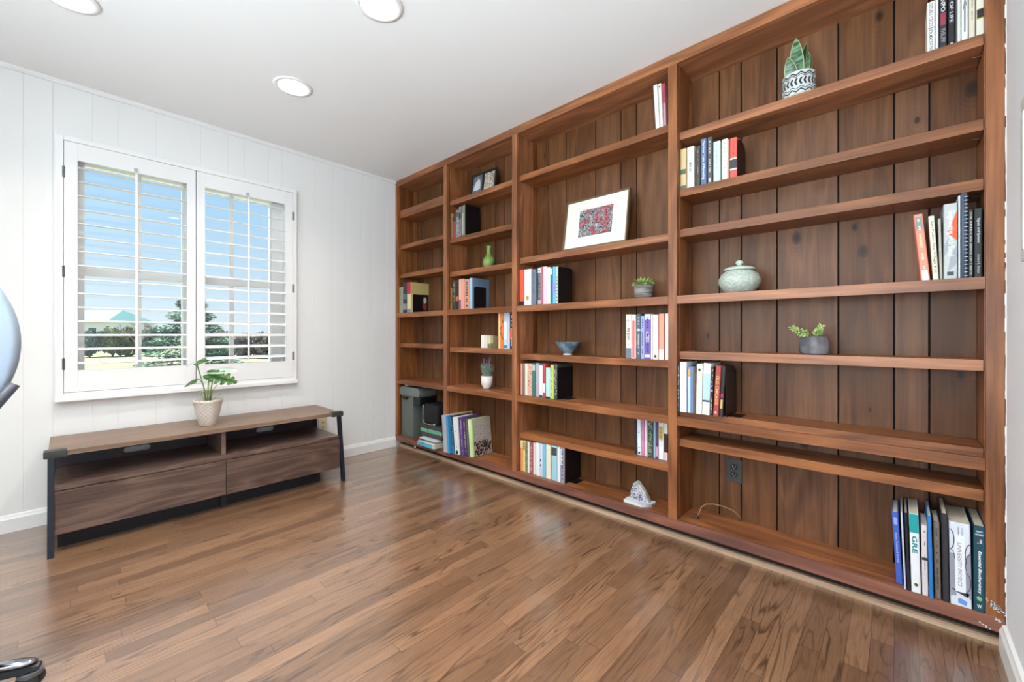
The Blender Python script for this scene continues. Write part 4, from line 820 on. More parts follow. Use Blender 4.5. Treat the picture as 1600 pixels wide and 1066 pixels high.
# blue ribbed bowl
b_ = thing('bowl', 'blue grey fluted bowl on a small white foot in the third bay', 'bowl', (1.856, .11, on(2, .901)))
bowl_m = noisy('blue_grey_glaze', (84, 108, 124), (134, 156, 170), 25, .3, 0)
m = MB(); seg = 96
prof = [(.0, .010), (.024, .010), (.036, .020), (.058, .048), (.077, .080), (.079, .083), (.075, .083), (.056, .054), (.032, .024), (0, .018)]
m.lathe(prof, seg, squash=lambda a: 1+.018*math.cos(a*32)); m.make('bowl_body', bowl_m, b_, smooth=True)
MB().lathe([(0, 0), (.030, 0), (.031, .003), (.025, .012), (0, .012)], 40).make('foot', mat((205, 205, 200), .5), b_, smooth=True)
# lidded stoneware jar
j = thing('lidded_jar', 'pale celadon round lidded jar with carved pattern, right bay rail', 'jar', (2.850, .105, 1.2254))
m, nt, bb = newmat('celadon_carved'); t_ = N(nt, 'ShaderNodeTexCoord'); vo = N(nt, 'ShaderNodeTexVoronoi'); vo.inputs['Scale'].default_value = 95
nt.links.new(t_.outputs['Object'], vo.inputs['Vector']); nt.links.new(mixc(nt, vo.outputs['Distance'], lin((150, 164, 150)), lin((204, 212, 200))), bb.inputs['Base Color']); bb.inputs['Roughness'].default_value = .35
bp = N(nt, 'ShaderNodeBump'); bp.inputs['Strength'].default_value = .6; bp.inputs['Distance'].default_value = .003; nt.links.new(vo.outputs['Distance'], bp.inputs['Height']); nt.links.new(bp.outputs[0], bb.inputs['Normal'])
MB().lathe([(0, 0), (.052, 0), (.056, .003), (.078, .025), (.090, .050), (.090, .068), (.078, .092), (.063, .104), (.060, .112), (.056, .112), (.055, .1), (0, .09)], 56).make('jar_body', m, j, smooth=True)
l_ = MB().lathe([(.066, .110), (.068, .114), (.066, .119), (.05, .126), (.022, .132), (.010, .134), (.0, .134)], 48).make('lid', mat((190, 202, 188), .3, name='celadon'), j, smooth=True)
MB().lathe([(0, .131), (.008, .132), (.009, .136), (.016, .143), (.017, .150), (.012, .157), (0, .159)], 28).make('knob', mat((196, 208, 194), .3), l_, smooth=True)
# rosette succulent
s_ = thing('potted_succulent', 'green rosette succulent in a ribbed grey clay pot on the third bay rail', 'plant', (2.372, .10, 1.2254))
m = MB(); m.lathe([(0, 0), (.043, 0), (.045, .004), (.050, .03), (.051, .06), (.049, .080), (.051, .086), (.047, .086), (.045, .07), (0, .068)], 48)
m.make('pot', noisy('ribbed_clay', (98, 90, 84), (150, 144, 138), 14, .6, .5, stretch=(1, 1, 9)), s_, smooth=True)
MB().lathe([(0, .07), (.046, .070), (0, .074)], 24).make('soil', soil, s_)
m = MB(); rr = random.Random(4)
for ring, (n_, el, ln) in enumerate([(6, 78, .038), (9, 58, .052), (12, 38, .062), (14, 20, .064), (14, 6, .060)]):
    for k in range(n_):
        a = 2*math.pi*(k+.5*ring)/n_+rr.uniform(-.1, .1); e_ = R(el+rr.uniform(-6, 6)); d_v = Vector((math.cos(a)*math.cos(e_), math.sin(a)*math.cos(e_), math.sin(e_)))
        b0 = Vector((0, 0, .074))+Vector((math.cos(a), math.sin(a), 0))*.006
        rot = d_v.to_track_quat('Z', 'Y').to_euler(); ln_ = ln*rr.uniform(.9, 1.1)
        # pointed fleshy leaf
        pr = [(0, 0), (.005, .12), (.0085, .4), (.008, .65), (.004, .88), (0, 1)]
        sub = bmesh.new(); tmp = MB(); tmp.lathe([(r_, zz*ln_) for r_, zz in pr], 8)
        mt = Matrix.Translation(b0) @ rot.to_matrix().to_4x4() @ Matrix.Diagonal((1, .55, 1, 1))
        for v_ in tmp.bm.verts: v_.co = mt @ v_.co
        me = bpy.data.meshes.new('tmp'); tmp.bm.to_mesh(me); tmp.bm.free(); sub.free(); m.bm.from_mesh(me); bpy.data.meshes.remove(me)
m.make('leaves', noisy('succulent_green', (84, 120, 52), (168, 186, 104), 30, .4, 0), s_, smooth=True)
# sedum in faceted grey pot
s_ = thing('potted_sedum', 'trailing light green jelly bean sedum in a faceted dark grey pot, right bay', 'plant', (3.142, .085, on(3, .948)))
m = MB(); m.lathe([(0, 0), (.042, 0), (.050, .006), (.055, .028), (.052, .052), (.047, .077), (.044, .077), (.044, .066), (0, .064)], 40, squash=lambda a: 1+.02*math.cos(5*a+1))
m.make('pot', noisy('dark_concrete', (84, 82, 86), (122, 120, 124), 16, .55, .5, .006), s_, smooth='auto')
MB().lathe([(0, .066), (.045, .066), (0, .070)], 24).make('soil', soil, s_)
rt_v = Vector((.7326, .6807, 0)).normalized()
def sedum(path, rad0, n_, seed):
    rr = random.Random(seed); m = MB(); st = MB(); st.tube(path, .003, 6); st.make('stem', mat((150, 150, 96), .5), s_, smooth=True)
    for i in range(n_):
        t = i/(n_-1); f = .25+.75*t; seg = f*(len(path)-1); k = min(int(seg), len(path)-2); p = Vector(path[k]).lerp(Vector(path[k+1]), seg-k); ax = (Vector(path[k+1])-Vector(path[k])).normalized()
        a = i*2.4; u = ax.orthogonal().normalized(); v_ = ax.cross(u); d_v = (u*math.cos(a)+v_*math.sin(a)+ax*.75).normalized()
        ln = rr.uniform(.014, .019)*(1.05-.25*t)
        m.ico(p+d_v*ln*.7, 1, 2, (ln*.26, ln*.26, ln*.62), d_v.to_track_quat('Z', 'Y').to_euler())
    return m.make('leaves', noisy('sedum_green', (112, 148, 56), (206, 214, 150), 45, .4, 0), s_, smooth=True)
z0 = .066
sedum([Vector((0, 0, z0))+rt_v*a+Vector((0, -.012, b)) for a, b in ((-.008, 0), (-.02, .018), (-.045, .026), (-.07, .034), (-.088, .045))], .01, 42, 1)
sedum([Vector((0, 0, z0))+rt_v*a+Vector((0, -.01, b)) for a, b in ((.006, 0), (.012, .016), (.020, .034), (.030, .052))], .01, 40, 2)
# snake plant in chevron pot
s_ = thing('potted_snake_plant', 'snake plant in a black and white zigzag pot, top shelf of right bay', 'plant', (3.088, .085, on(3, 2.034)))
PR, PH = .061, .098
m = MB(); m.lathe([(0, 0), (PR-.004, 0), (PR, .004), (PR, PH-.006), (PR-.001, PH), (PR-.006, PH), (PR-.007, PH-.015), (0, PH-.017)], 56); m.make('pot', mat((205, 208, 202), .6, bump=.1), s_, smooth='auto')
def zig(z0, amp, n_, th, chev=False):
    m = MB(); N_ = n_*8
    for q in range(n_*2):
        a0, a1 = math.pi*q/n_, math.pi*(q+1)/n_
        za, zb_ = (z0, z0+amp) if q % 2 == 0 else (z0+amp, z0)
        for s in range(4):
            p = []
            for f in (s/4, (s+1)/4):
                a = a0+(a1-a0)*f; zz = za+(zb_-za)*f; r_ = PR+.0006
                p.append(((r_*math.cos(a), r_*math.sin(a), zz-th/2), (r_*math.cos(a), r_*math.sin(a), zz+th/2)))
            m.quad(p[0][0], p[1][0], p[1][1], p[0][1])
    return m
def arrows(z0, hh, n_, th):
    m = MB(); r_ = PR+.0006
    for q in range(n_):
        a = 2*math.pi*q/n_
        for sg in (0, 1):
            pts = []
            for f in (0, 1):
                aa = a+(.10 if f == 0 else 0)+0; zz = z0+hh/2*(1+(1 if sg else -1)*(1-f)) if True else 0
                pts.append((aa, zz))
            (aa, za), (ab, zb_) = pts
            m.quad((r_*math.cos(aa), r_*math.sin(aa), za), (r_*math.cos(ab), r_*math.sin(ab), zb_), (r_*math.cos(ab-th), r_*math.sin(ab-th), zb_), (r_*math.cos(aa-th), r_*math.sin(aa-th), za))
    return m
dk = mat((38, 42, 52), .55, name='pot_pattern')
for z_, a_, n_, th in ((.078, .011, 12, .0062), (.069, .011, 12, .0036), (.008, .011, 12, .0062), (.019, .011, 12, .0036)): zig(z_, a_, n_, th).make('zigzag_band', dk, s_, fixn=False)
arrows(.037, .028, 24, .13).make('arrow_band', dk, s_, fixn=False)
MB().lathe([(0, PH-.016), (PR-.008, PH-.016), (0, PH-.01)], 24).make('soil', soil, s_)
def snake_mat():
    m, nt, b = newmat('snake_leaf'); t = N(nt, 'ShaderNodeTexCoord'); n = N(nt, 'ShaderNodeTexNoise'); mm = N(nt, 'ShaderNodeMapping'); mm.inputs['Scale'].default_value = (9, 9, 45)
    nt.links.new(t.outputs['Object'], mm.inputs[0]); nt.links.new(mm.outputs[0], n.inputs['Vector']); n.inputs['Scale'].default_value = 1.6; n.inputs['Detail'].default_value = 4
    r_ = N(nt, 'ShaderNodeMapRange'); nt.links.new(n.outputs[0], r_.inputs[0]); r_.inputs[1].default_value = .4; r_.inputs[2].default_value = .62
    nt.links.new(mixc(nt, r_.outputs[0], lin((44, 78, 48)), lin((122, 156, 120))), b.inputs['Base Color']); b.inputs['Roughness'].default_value = .35; return m
sn = snake_mat(); edge_m = mat((166, 182, 128), .4, name='leaf_edge')
vd = Vector((-.1, -.99, .1))
for (bx0, tx, tz, wd, col) in ((-.020, -.045, .178, .042, sn), (.0, -.012, .262, .046, sn), (.016, .040, .205, .036, sn), (.030, .052, .19, .024, mat((44, 74, 44), .4)), (.008, .034, .243, .02, mat((34, 60, 38), .4))):
    base = Vector((bx0, .0, PH-.014)); tip = rt_v*tx+Vector((0, -.005, tz)); 
    shp = lambda t: max(.05, (math.sin(math.pi*min(1, .22+t*.78))**.7))
    m = MB(); m.leaf(base, tip, wd, vd, .05, 9, shp, .25); m.make('leaf', col, s_, smooth=True)
    m = MB(); m.leaf(base+Vector((0, .0015, 0)), tip+Vector((0, .0015, .003)), wd*1.16, vd, .05, 9, shp, .25); m.make('leaf_margin', edge_m, s_, smooth=True)
# white pot with lavender
s_ = thing('potted_lavender', 'bushy grey green lavender in a plain white pot on the second bay low rail', 'plant', (1.113, .105, .6203))
MB().lathe([(0, 0), (.024, 0), (.026, .002), (.030, .012), (.041, .030), (.0445, .05), (.0445, .095), (.041, .095), (.040, .08), (0, .078)], 48).make('pot', mat((236, 232, 228), .4, name='white_ceramic'), s_, smooth=True)
MB().lathe([(0, .08), (.041, .080), (0, .084)], 24).make('soil', soil, s_)
m = MB(); m2 = MB(); rr = random.Random(9)
for i in range(120):
    a = rr.random()*6.283; lean_ = rr.uniform(0, .42); hh = rr.uniform(.07, .115); b0 = Vector((math.cos(a), math.sin(a), 0))*rr.uniform(0, .03)+Vector((0, 0, .08)); tp = b0+Vector((math.cos(a)*math.sin(lean_), math.sin(a)*math.sin(lean_), math.cos(lean_)))*hh
    m.tube([b0, b0.lerp(tp, .5), tp], .0008, 4)
    for k in range(9):
        t = .2+.8*k/9; p = b0.lerp(tp, t); aa = rr.random()*6.283; m.leaf(p, p+Vector((math.cos(aa)*.6, math.sin(aa)*.6, .8))*.013, .0035, (math.cos(aa), math.sin(aa), -.3), 0, 2, None, 0)
for i in range(9):
    a = i*.75; b0 = Vector((math.cos(a)*.015, math.sin(a)*.012, .14)); tp = b0+Vector((math.cos(a)*.02, math.sin(a)*.012, rr.uniform(.07, .105)))
    m2.tube([b0, tp], .0009, 4)
    for k in range(14):
        p = b0.lerp(tp, .35+.65*k/14); aa = k*2.4; m2.ico(p+Vector((math.cos(aa), math.sin(aa), .3))*.003, .0022, 1)
m.make('foliage', noisy('lavender_leaf', (96, 124, 104), (170, 190, 176), 60, .6, 0), s_)
m2.make('flower_spikes', mat((140, 138, 156), .7), s_)
# geode on marble base
g = thing('geode_bookend', 'purple and white crystal geode standing on a white marble slab, third bay bottom shelf', 'geode', (2.365, .075, .1053))
mar = noisy('white_marble', (226, 230, 232), (150, 160, 164), 22, .3, 0, lo=.5, hi=.75)
m = MB(); m.prism([(-.075, -.048), (.030, -.052), (.070, -.010), (.068, .045), (-.058, .048), (-.078, .0)], 0, .013, 'z'); m.make('base_slab', mar, g)
m = MB(); rr = random.Random(12)
out_ = [(-.060, .013), (-.058, .045), (-.050, .075), (-.038, .100), (-.026, .112), (-.012, .108), (.008, .085), (.028, .058), (.045, .030), (.048, .013)]
m.prism(out_, .0, .026, 'y'); m.make('rind', noisy('grey_rock', (150, 154, 146), (205, 206, 200), 40, .7, .8, .004), g)
m = MB()
for i in range(230):
    t = rr.random(); u = rr.random(); x_ = -.056+.098*u; zmax = .108-.0*abs(x_); top_ = .108 if x_ < -.02 else .108-(x_+.02)*1.45
    if x_ < -.04: top_ = .05+(x_+.058)*3.0
    zz = .016+(top_-.022)*rr.random()
    if zz < .014: continue
    m.ico((x_, -.001-rr.random()*.003, zz), rr.uniform(.0022, .0048), 1, (1, .9, 1.2), Euler((rr.random()*3, rr.random()*3, rr.random()*3)))
def amethyst():
    m, nt, b = newmat('amethyst'); g_ = N(nt, 'ShaderNodeNewGeometry'); t = N(nt, 'ShaderNodeTexCoord'); n = N(nt, 'ShaderNodeTexNoise'); n.inputs['Scale'].default_value = 35; nt.links.new(t.outputs['Object'], n.inputs[0])
    f = M(nt, 'ADD', M(nt, 'MULTIPLY', g_.outputs['Random Per Island'], .5), M(nt, 'MULTIPLY', n.outputs[0], .6)); r_ = N(nt, 'ShaderNodeMapRange'); nt.links.new(f, r_.inputs[0]); r_.inputs[1].default_value = .35; r_.inputs[2].default_value = .75
    nt.links.new(mixc(nt, r_.outputs[0], lin((96, 84, 140)), lin((226, 222, 232))), b.inputs['Base Color']); b.inputs['Roughness'].default_value = .15; return m
m.make('crystals', amethyst(), g)

# ---- pictures
p_ = thing('framed_picture', 'cream matted abstract print in a thin bronze frame leaning in the third bay', 'picture', (1.853, .052, on(2, 1.543)+.0036), (R(-9), 0, 0))
PW, PHt = .437, .318
m = MB()
for a, b, c, d in ((0, PW, 0, .009), (0, PW, PHt-.009, PHt), (0, .009, .009, PHt-.009), (PW-.009, PW, .009, PHt-.009)): m.box(a, b, 0, .022, c, d, .001)
m.make('frame', mat((112, 92, 66), .35, .5), p_)
MB().box(.008, PW-.008, .009, .012, .008, PHt-.008).make('mat_board', mat((234, 231, 214), .7), p_)
MB().box(.004, PW-.004, .012, .021, .004, PHt-.004).make('backing', mat((60, 50, 40), .8), p_)
def abstract():
    m, nt, b = newmat('tangled_line_print'); t = N(nt, 'ShaderNodeTexCoord')
    n0 = N(nt, 'ShaderNodeTexNoise'); n0.inputs['Scale'].default_value = 9; nt.links.new(t.outputs['Object'], n0.inputs['Vector'])
    va = N(nt, 'ShaderNodeVectorMath', operation='ADD'); sc = N(nt, 'ShaderNodeVectorMath', operation='SCALE'); sc.inputs['Scale'].default_value = .12; nt.links.new(n0.outputs['Color'], sc.inputs[0]); nt.links.new(t.outputs['Object'], va.inputs[0]); nt.links.new(sc.outputs[0], va.inputs[1])
    n1 = N(nt, 'ShaderNodeTexNoise'); n1.inputs['Scale'].default_value = 24; n1.inputs['Detail'].default_value = 3; n1.inputs['Distortion'].default_value = 1.5; nt.links.new(va.outputs[0], n1.inputs['Vector'])
    r1 = M(nt, 'PINGPONG', M(nt, 'MULTIPLY', n1.outputs[0], 9), .5)
    a = N(nt, 'ShaderNodeMapRange'); nt.links.new(r1, a.inputs[0]); a.inputs[1].default_value = .24; a.inputs[2].default_value = .34
    n2 = N(nt, 'ShaderNodeTexNoise'); n2.inputs['Scale'].default_value = 16; n2.inputs['Detail'].default_value = 4; nt.links.new(t.outputs['Object'], n2.inputs['Vector'])
    r2 = N(nt, 'ShaderNodeMapRange'); nt.links.new(n2.outputs[0], r2.inputs[0]); r2.inputs[1].default_value = .5; r2.inputs[2].default_value = .58
    light_c = mixc(nt, r2.outputs[0], lin((186, 188, 186)), lin((196, 110, 110)))
    dark_c = mixc(nt, r2.outputs[0], lin((42, 46, 54)), lin((110, 36, 60)))
    nt.links.new(mixc(nt, a.outputs[0], dark_c, light_c), b.inputs['Base Color']); b.inputs['Roughness'].default_value = .5; return m
MB().box(.105, .335, .0082, .0088, .075, .245).make('print', abstract(), p_)
p_ = thing('framed_photograph', 'black double photo frame leaning at the top of the second bay', 'picture frame', (.940, .085, on(1, 2.087)+.0024), (R(-8), 0, R(2)))
PW, PHt = .268, .182
m = MB()
for a, b, c, d in ((0, PW, 0, .014), (0, PW, PHt-.014, PHt), (0, .014, .014, PHt-.014), (PW-.014, PW, .014, PHt-.014), (.122, .138, .014, PHt-.014)): m.box(a, b, 0, .016, c, d, .0015)
m.make('frame', mat((30, 30, 28), .35), p_)
m = MB()
for a, b in ((.018, .118), (.142, .250)): 
    for q in ((a, b, .018, .0205), (a, b, PHt-.0205, PHt-.018), (a, a+.0025, .018, PHt-.018), (b-.0025, b, .018, PHt-.018)): m.box(q[0], q[1], .003, .006, q[2], q[3])
m.make('inner_rim', mat((120, 116, 104), .35, .6), p_)
MB().box(.005, PW-.005, .006, .015, .005, PHt-.005).make('backing', mat((14, 14, 14), .5), p_)
MB().box(.021, .117, .0045, .0055, .021, PHt-.021).make('left_photo', noisy('photo_blue_grey', (70, 80, 96), (120, 132, 140), 30, .3, 0), p_)
m = MB(); m.prism([(.030, .045), (.098, .045), (.104, .07), (.098, .115), (.080, .135), (.066, .122), (.05, .112), (.034, .07)], .0035, .0046); m.make('photo_figure', mat((200, 204, 206), .35), p_)
m = MB(); m.prism([(.070+.011*math.cos(a), .140+.013*math.sin(a)) for a in [2*math.pi*i/14 for i in range(14)]], .0035, .0046); m.make('photo_head', mat((150, 130, 118), .35), p_)
MB().box(.143, .249, .0045, .0055, .021, PHt-.021).make('right_photo', noisy('photo_sand', (130, 118, 104), (216, 204, 184), 90, .35, 0, detail=6), p_)

# ---- picture on the right wall
p_ = thing('wall_picture', 'white framed picture on the right wall, only its slim left edge in view', 'picture', (X1-.0005, -.37, 1.222), (0, 0, R(-90)))
PW, PHt = .52, .421
m = MB()
for a, b, c, d in ((0, PW, 0, .03), (0, PW, PHt-.03, PHt), (0, .03, .03, PHt-.03), (PW-.03, PW, .03, PHt-.03)): m.box(a, b, -.022, 0, c, d, .006)
m.make('frame', mat((214, 212, 206), .35), p_)
MB().box(.01, PW-.01, -.008, 0, .01, PHt-.01).make('mat_board', mat((236, 236, 234), .6), p_)
MB().box(.15, PW-.15, -.0095, -.0075, .12, PHt-.12).make('print', noisy('soft_print', (150, 168, 160), (214, 210, 196), 6, .5, 0), p_)

# ================================================================ media console
mc = thing('media_console', 'low walnut media console with open shelf, two drawers and black angled legs under the window', 'console', (0, -1.432, 0))
YL, YR = -.70, .70
TH = .475
MB().box(.03, .474, YL+.0, YR-.0, TH-.024, TH, .001).make('tabletop', walnut_top, mc)
for s_y, nm in ((YL, -1), (YR, 1)):
    y_in = s_y; yo = s_y+nm*.034
    a, b = min(s_y-nm*.045, yo), max(s_y-nm*.045, yo)
    a, b = sorted((nm*.638, nm*.716))
    m = MB(); m.box(.425, .487, a, b, TH-.030, TH+.006, .009); cap = m.make('corner_cap', mat((58, 58, 54), .5, name='cap_rubber'), mc, smooth='auto')
    lg = s_y-nm*.009
    m = MB()
    for x0, x1 in ((.467, .535),):
        A = [(x0-.014, TH-.028), (x0+.014, TH-.028), (x1+.014, 0), (x1-.014, 0)]; m.prism(A, lg-.011, lg+.011, 'y')
    m.make('leg', black_metal, mc)
    MB().box(.03, .058, lg-.011, lg+.011, 0, TH-.024).make('leg', black_metal, mc)
    MB().box(.058, .485, lg-.009, lg+.009, .292, .300).make('side_rail', black_metal, mc)
MB().box(.045, .492, YL+.02, YR-.02, .292, .312, .001).make('shelf', walnut, mc)
m, nt, bb = newmat('dark_back'); 
back_m = wood('console_back', (.060, .046, .052), (.028, .022, .028), 'y', rough=.45, contrast=.5)
def rounded_slot_panel(y0, y1, z0, z1, sy, sz, sw, sh_):
    """panel with a stadium shaped cable opening"""
    m = MB(); n_ = 10; r_ = sh_/2
    inner = [(sy+sw/2-r_+r_*math.cos(a), sz+r_*math.sin(a)) for a in [-math.pi/2+math.pi*i/n_ for i in range(n_+1)]]+[(sy-sw/2+r_+r_*math.cos(a), sz+r_*math.sin(a)) for a in [math.pi/2+math.pi*i/n_ for i in range(n_+1)]]
    outer = []
    for (py, pz) in inner:
        dy, dz = py-sy, pz-sz; sc = min([(y1-sy)/dy if dy > 1e-6 else ((y0-sy)/dy if dy < -1e-6 else 1e9), (z1-sz)/dz if dz > 1e-6 else ((z0-sz)/dz if dz < -1e-6 else 1e9)])
        outer.append((sy+dy*sc, sz+dz*sc))
    # corner points
    def addc(lst_in, lst_out):
        res_i, res_o = [], []; cs = [(y1, z0), (y1, z1), (y0, z1), (y0, z0)]
        for i in range(len(lst_in)):
            res_i.append(lst_in[i]); res_o.append(lst_out[i]); a_, b__ = lst_out[i], lst_out[(i+1) % len(lst_out)]
            for c in cs:
                if (abs(a_[0]-c[0]) < 1e-6 or abs(a_[1]-c[1]) < 1e-6) and (abs(b__[0]-c[0]) < 1e-6 or abs(b__[1]-c[1]) < 1e-6) and not (abs(a_[0]-b__[0]) < 1e-6 or abs(a_[1]-b__[1]) < 1e-6):
                    mid = ((lst_in[i][0]+lst_in[(i+1) % len(lst_in)][0])/2, (lst_in[i][1]+lst_in[(i+1) % len(lst_in)][1])/2); res_i.append(mid); res_o.append(c); break
        return res_i, res_o
    I, O = addc(inner, outer); n2 = len(I); V = {}
    for x in (.052, .064):
        V[x] = ([m.bm.verts.new((x, *p)) for p in I], [m.bm.verts.new((x, *p)) for p in O])
    for i in range(n2):
        k = (i+1) % n2
        for x in (.052, .064): m.bm.faces.new((V[x][0][i], V[x][0][k], V[x][1][k], V[x][1][i]))
        m.bm.faces.new((V[.052][0][i], V[.052][0][k], V[.064][0][k], V[.064][0][i])); m.bm.faces.new((V[.052][1][i], V[.052][1][k], V[.064][1][k], V[.064][1][i]))
    return m
rounded_slot_panel(YL+.02, -.012, .3125, TH-.0245, -.35, .347, .122, .034).make('back_panel', back_m, mc)
rounded_slot_panel(.012, YR-.03, .3125, TH-.0245, .337, .347, .116, .034).make('back_panel', back_m, mc)
MB().box(.052, .452, -.011, .011, .3125, TH-.0245, .001).make('divider', walnut, mc)
m = MB(); m.box(.06, .488, YL+.02, YR-.02, .09, .104).box(.06, .072, YL+.02, YR-.02, .104, .290).box(.072, .488, YL+.02, YL+.034, .104, .290).box(.072, .488, YR-.034, YR-.02, .104, .290).box(.072, .488, -.008, .008, .104, .290)
m.make('carcass', walnut, mc)
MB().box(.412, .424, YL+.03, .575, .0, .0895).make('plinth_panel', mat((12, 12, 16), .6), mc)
for a, b in ((YL+.021, -.0015), (.0015, YR-.021)):
    MB().box(.4885, .5055, a, b, .088, .2885, .001).make('drawer_front', walnut, mc)
MB().box(.425, .452, -.013, .013, 0, .09).make('centre_foot', black_metal, mc)

# ---- monstera
ps = thing('potted_monstera', 'young split leaf monstera in a cream quilted pot on the media console', 'plant', (.292, -1.478, .4756))
m = MB(); seg = 64
def quilt(r_, z_): return r_
pr = [(0, 0), (.043, 0), (.046, .003), (.060, .07), (.0725, .132), (.0735, .136), (.076, .139), (.0765, .150), (.0755, .156), (.070, .156), (.068, .150), (.066, .136), (0, .132)]
m.lathe(pr, seg)
mq, nt, bb = newmat('quilted_ceramic'); bb.inputs['Base Color'].default_value = (*lin((222, 212, 200)), 1); bb.inputs['Roughness'].default_value = .55
t = N(nt, 'ShaderNodeTexCoord'); s3 = N(nt, 'ShaderNodeSeparateXYZ'); nt.links.new(t.outputs['Object'], s3.inputs[0]); ang = M(nt, 'ARCTAN2', s3.outputs[1], s3.outputs[0])
u1 = M(nt, 'PINGPONG', M(nt, 'ADD', M(nt, 'MULTIPLY', ang, 16/6.2832), M(nt, 'MULTIPLY', s3.outputs[2], 42)), .5); u2 = M(nt, 'PINGPONG', M(nt, 'SUBTRACT', M(nt, 'MULTIPLY', ang, 16/6.2832), M(nt, 'MULTIPLY', s3.outputs[2], 42)), .5)
bp = N(nt, 'ShaderNodeBump'); bp.inputs['Strength'].default_value = .8; bp.inputs['Distance'].default_value = .004; qh = M(nt, 'SQRT', M(nt, 'MINIMUM', u1, u2)); nt.links.new(mixc(nt, M(nt, 'MULTIPLY', qh, 1.6), lin((236, 230, 220)), lin((206, 194, 180))), bb.inputs['Base Color']); nt.links.new(qh, bp.inputs['Height']); nt.links.new(bp.outputs[0], bb.inputs['Normal'])
m.make('pot', mq, ps, smooth=True)
MB().lathe([(0, .134), (.067, .134), (0, .14)], 24).make('soil', soil, ps)
rtv = Vector((.7326, .6807, 0)); fwv = Vector((-.6807, .7326, 0)); up = Vector((0, 0, 1))
def S(du, dv, dd=0): return rtv*(du*.00394)+up*((665-dv)*.00394)+fwv*dd     # photo-measured offsets of the stems, in metres
stem_m = mat((118, 150, 62), .45, name='monstera_stem'); leaf_g = noisy('monstera_leaf', (48, 88, 38), (88, 126, 58), 14, .3, 0); pale = noisy('monstera_leaf_pale', (160, 198, 160), (214, 230, 212), 20, .25, 0)
for pts, r0 in (([S(-3, 630), S(-7, 605), S(-13, 585), S(-18, 569)], .0035), ([S(2, 630), S(4, 612), S(7, 597), S(9, 588)], .0035), ([S(-1, 630), S(0, 608), S(1, 596), S(4, 587, .02)], .003), ([S(-5, 612), S(-9, 600), S(-14, 593), S(-22, 597)], .0025), ([S(4, 630), S(10, 612, -.02), S(18, 602, -.02)], .0022), ([S(6, 630), S(12, 622), S(20, 617)], .001), ([S(-5, 630), S(-8, 622), S(-11, 616)], .0012)):
    MB().tube(pts, [r0*1.3]+[r0]*(len(pts)-1), 7).make('stem', stem_m, ps, smooth=True)
def monstera_leaf(center, axis, side, nrm, L_, W_, splits, droop, m_, name='leaf'):
    """heart shaped blade with notches cut into its margin, a folded midrib and a droop"""
    axis = axis.normalized(); side = side.normalized(); nrm = nrm.normalized(); m = MB(); n_ = 26
    for sg in (-1, 1):
        prev = None
        for i in range(n_+1):
            t = i/n_; half = W_/2*(math.sin(math.pi*min(1, t*.93+.07))**.62)*(1-.25*t)
            if splits and i % 5 in (3, 4) and .2 < t < .9: half *= .45
            c = center+axis*(t-.08)*L_-nrm*droop*t*t*L_; e_ = c+side*sg*half-nrm*droop*.5*half+nrm*.12*half
            back = -axis*L_*.10*(1-t)*(1 if t < .15 else 0); e_ += back
            mid = c.lerp(e_, .55)+nrm*.1*half
            row = [m.bm.verts.new(c), m.bm.verts.new(mid), m.bm.verts.new(e_)]
            if prev:
                m.bm.faces.new((prev[0], prev[1], row[1], row[0])); m.bm.faces.new((prev[1], prev[2], row[2], row[1]))
            prev = row
    o = m.make(name, m_, ps, smooth=True); s_ = o.modifiers.new('thickness', 'SOLIDIFY'); s_.thickness = .0012; return o
monstera_leaf(S(3, 587), (rtv*1.0-up*.22-fwv*.1), fwv*-.75-up*.62, up*.7-fwv*.75, .19, .125, True, .10, leaf_g)
monstera_leaf(S(0, 583, .03), (rtv*1.0+up*.04+fwv*.2), fwv*.85+up*.32, up*.9-fwv*.4, .16, .105, False, .04, pale)
monstera_leaf(S(-17, 568), (rtv*1+up*.2-fwv*.4), (fwv*.8+up*.45), up-fwv*.6, .09, .09, False, .08, leaf_g)
monstera_leaf(S(-20, 567), (-rtv*1-up*.42), (fwv*.8+up*.3), up-rtv*.4-fwv*.3, .075, .05, False, .1, pale)
monstera_leaf(S(-20, 597), (-rtv*1-up*.22-fwv*.2), (fwv*.7+up*.6), up-fwv*.7, .075, .065, True, .3, leaf_g)
monstera_leaf(S(-14, 595), (rtv*.9+up*.2), fwv*.7+up*.4, up-fwv*.6, .045, .03, False, .0, pale)
m = MB()
for k in range(7): a = k*.9; m.leaf(S(-11, 616), S(-11, 616)+Vector((math.cos(a)*.016, math.sin(a)*.016, .006+.004*(k % 3))), .013, (0, 0, 1), .1, 4)
m.make('new_leaf_bud', mat((226, 226, 214), .6), ps)

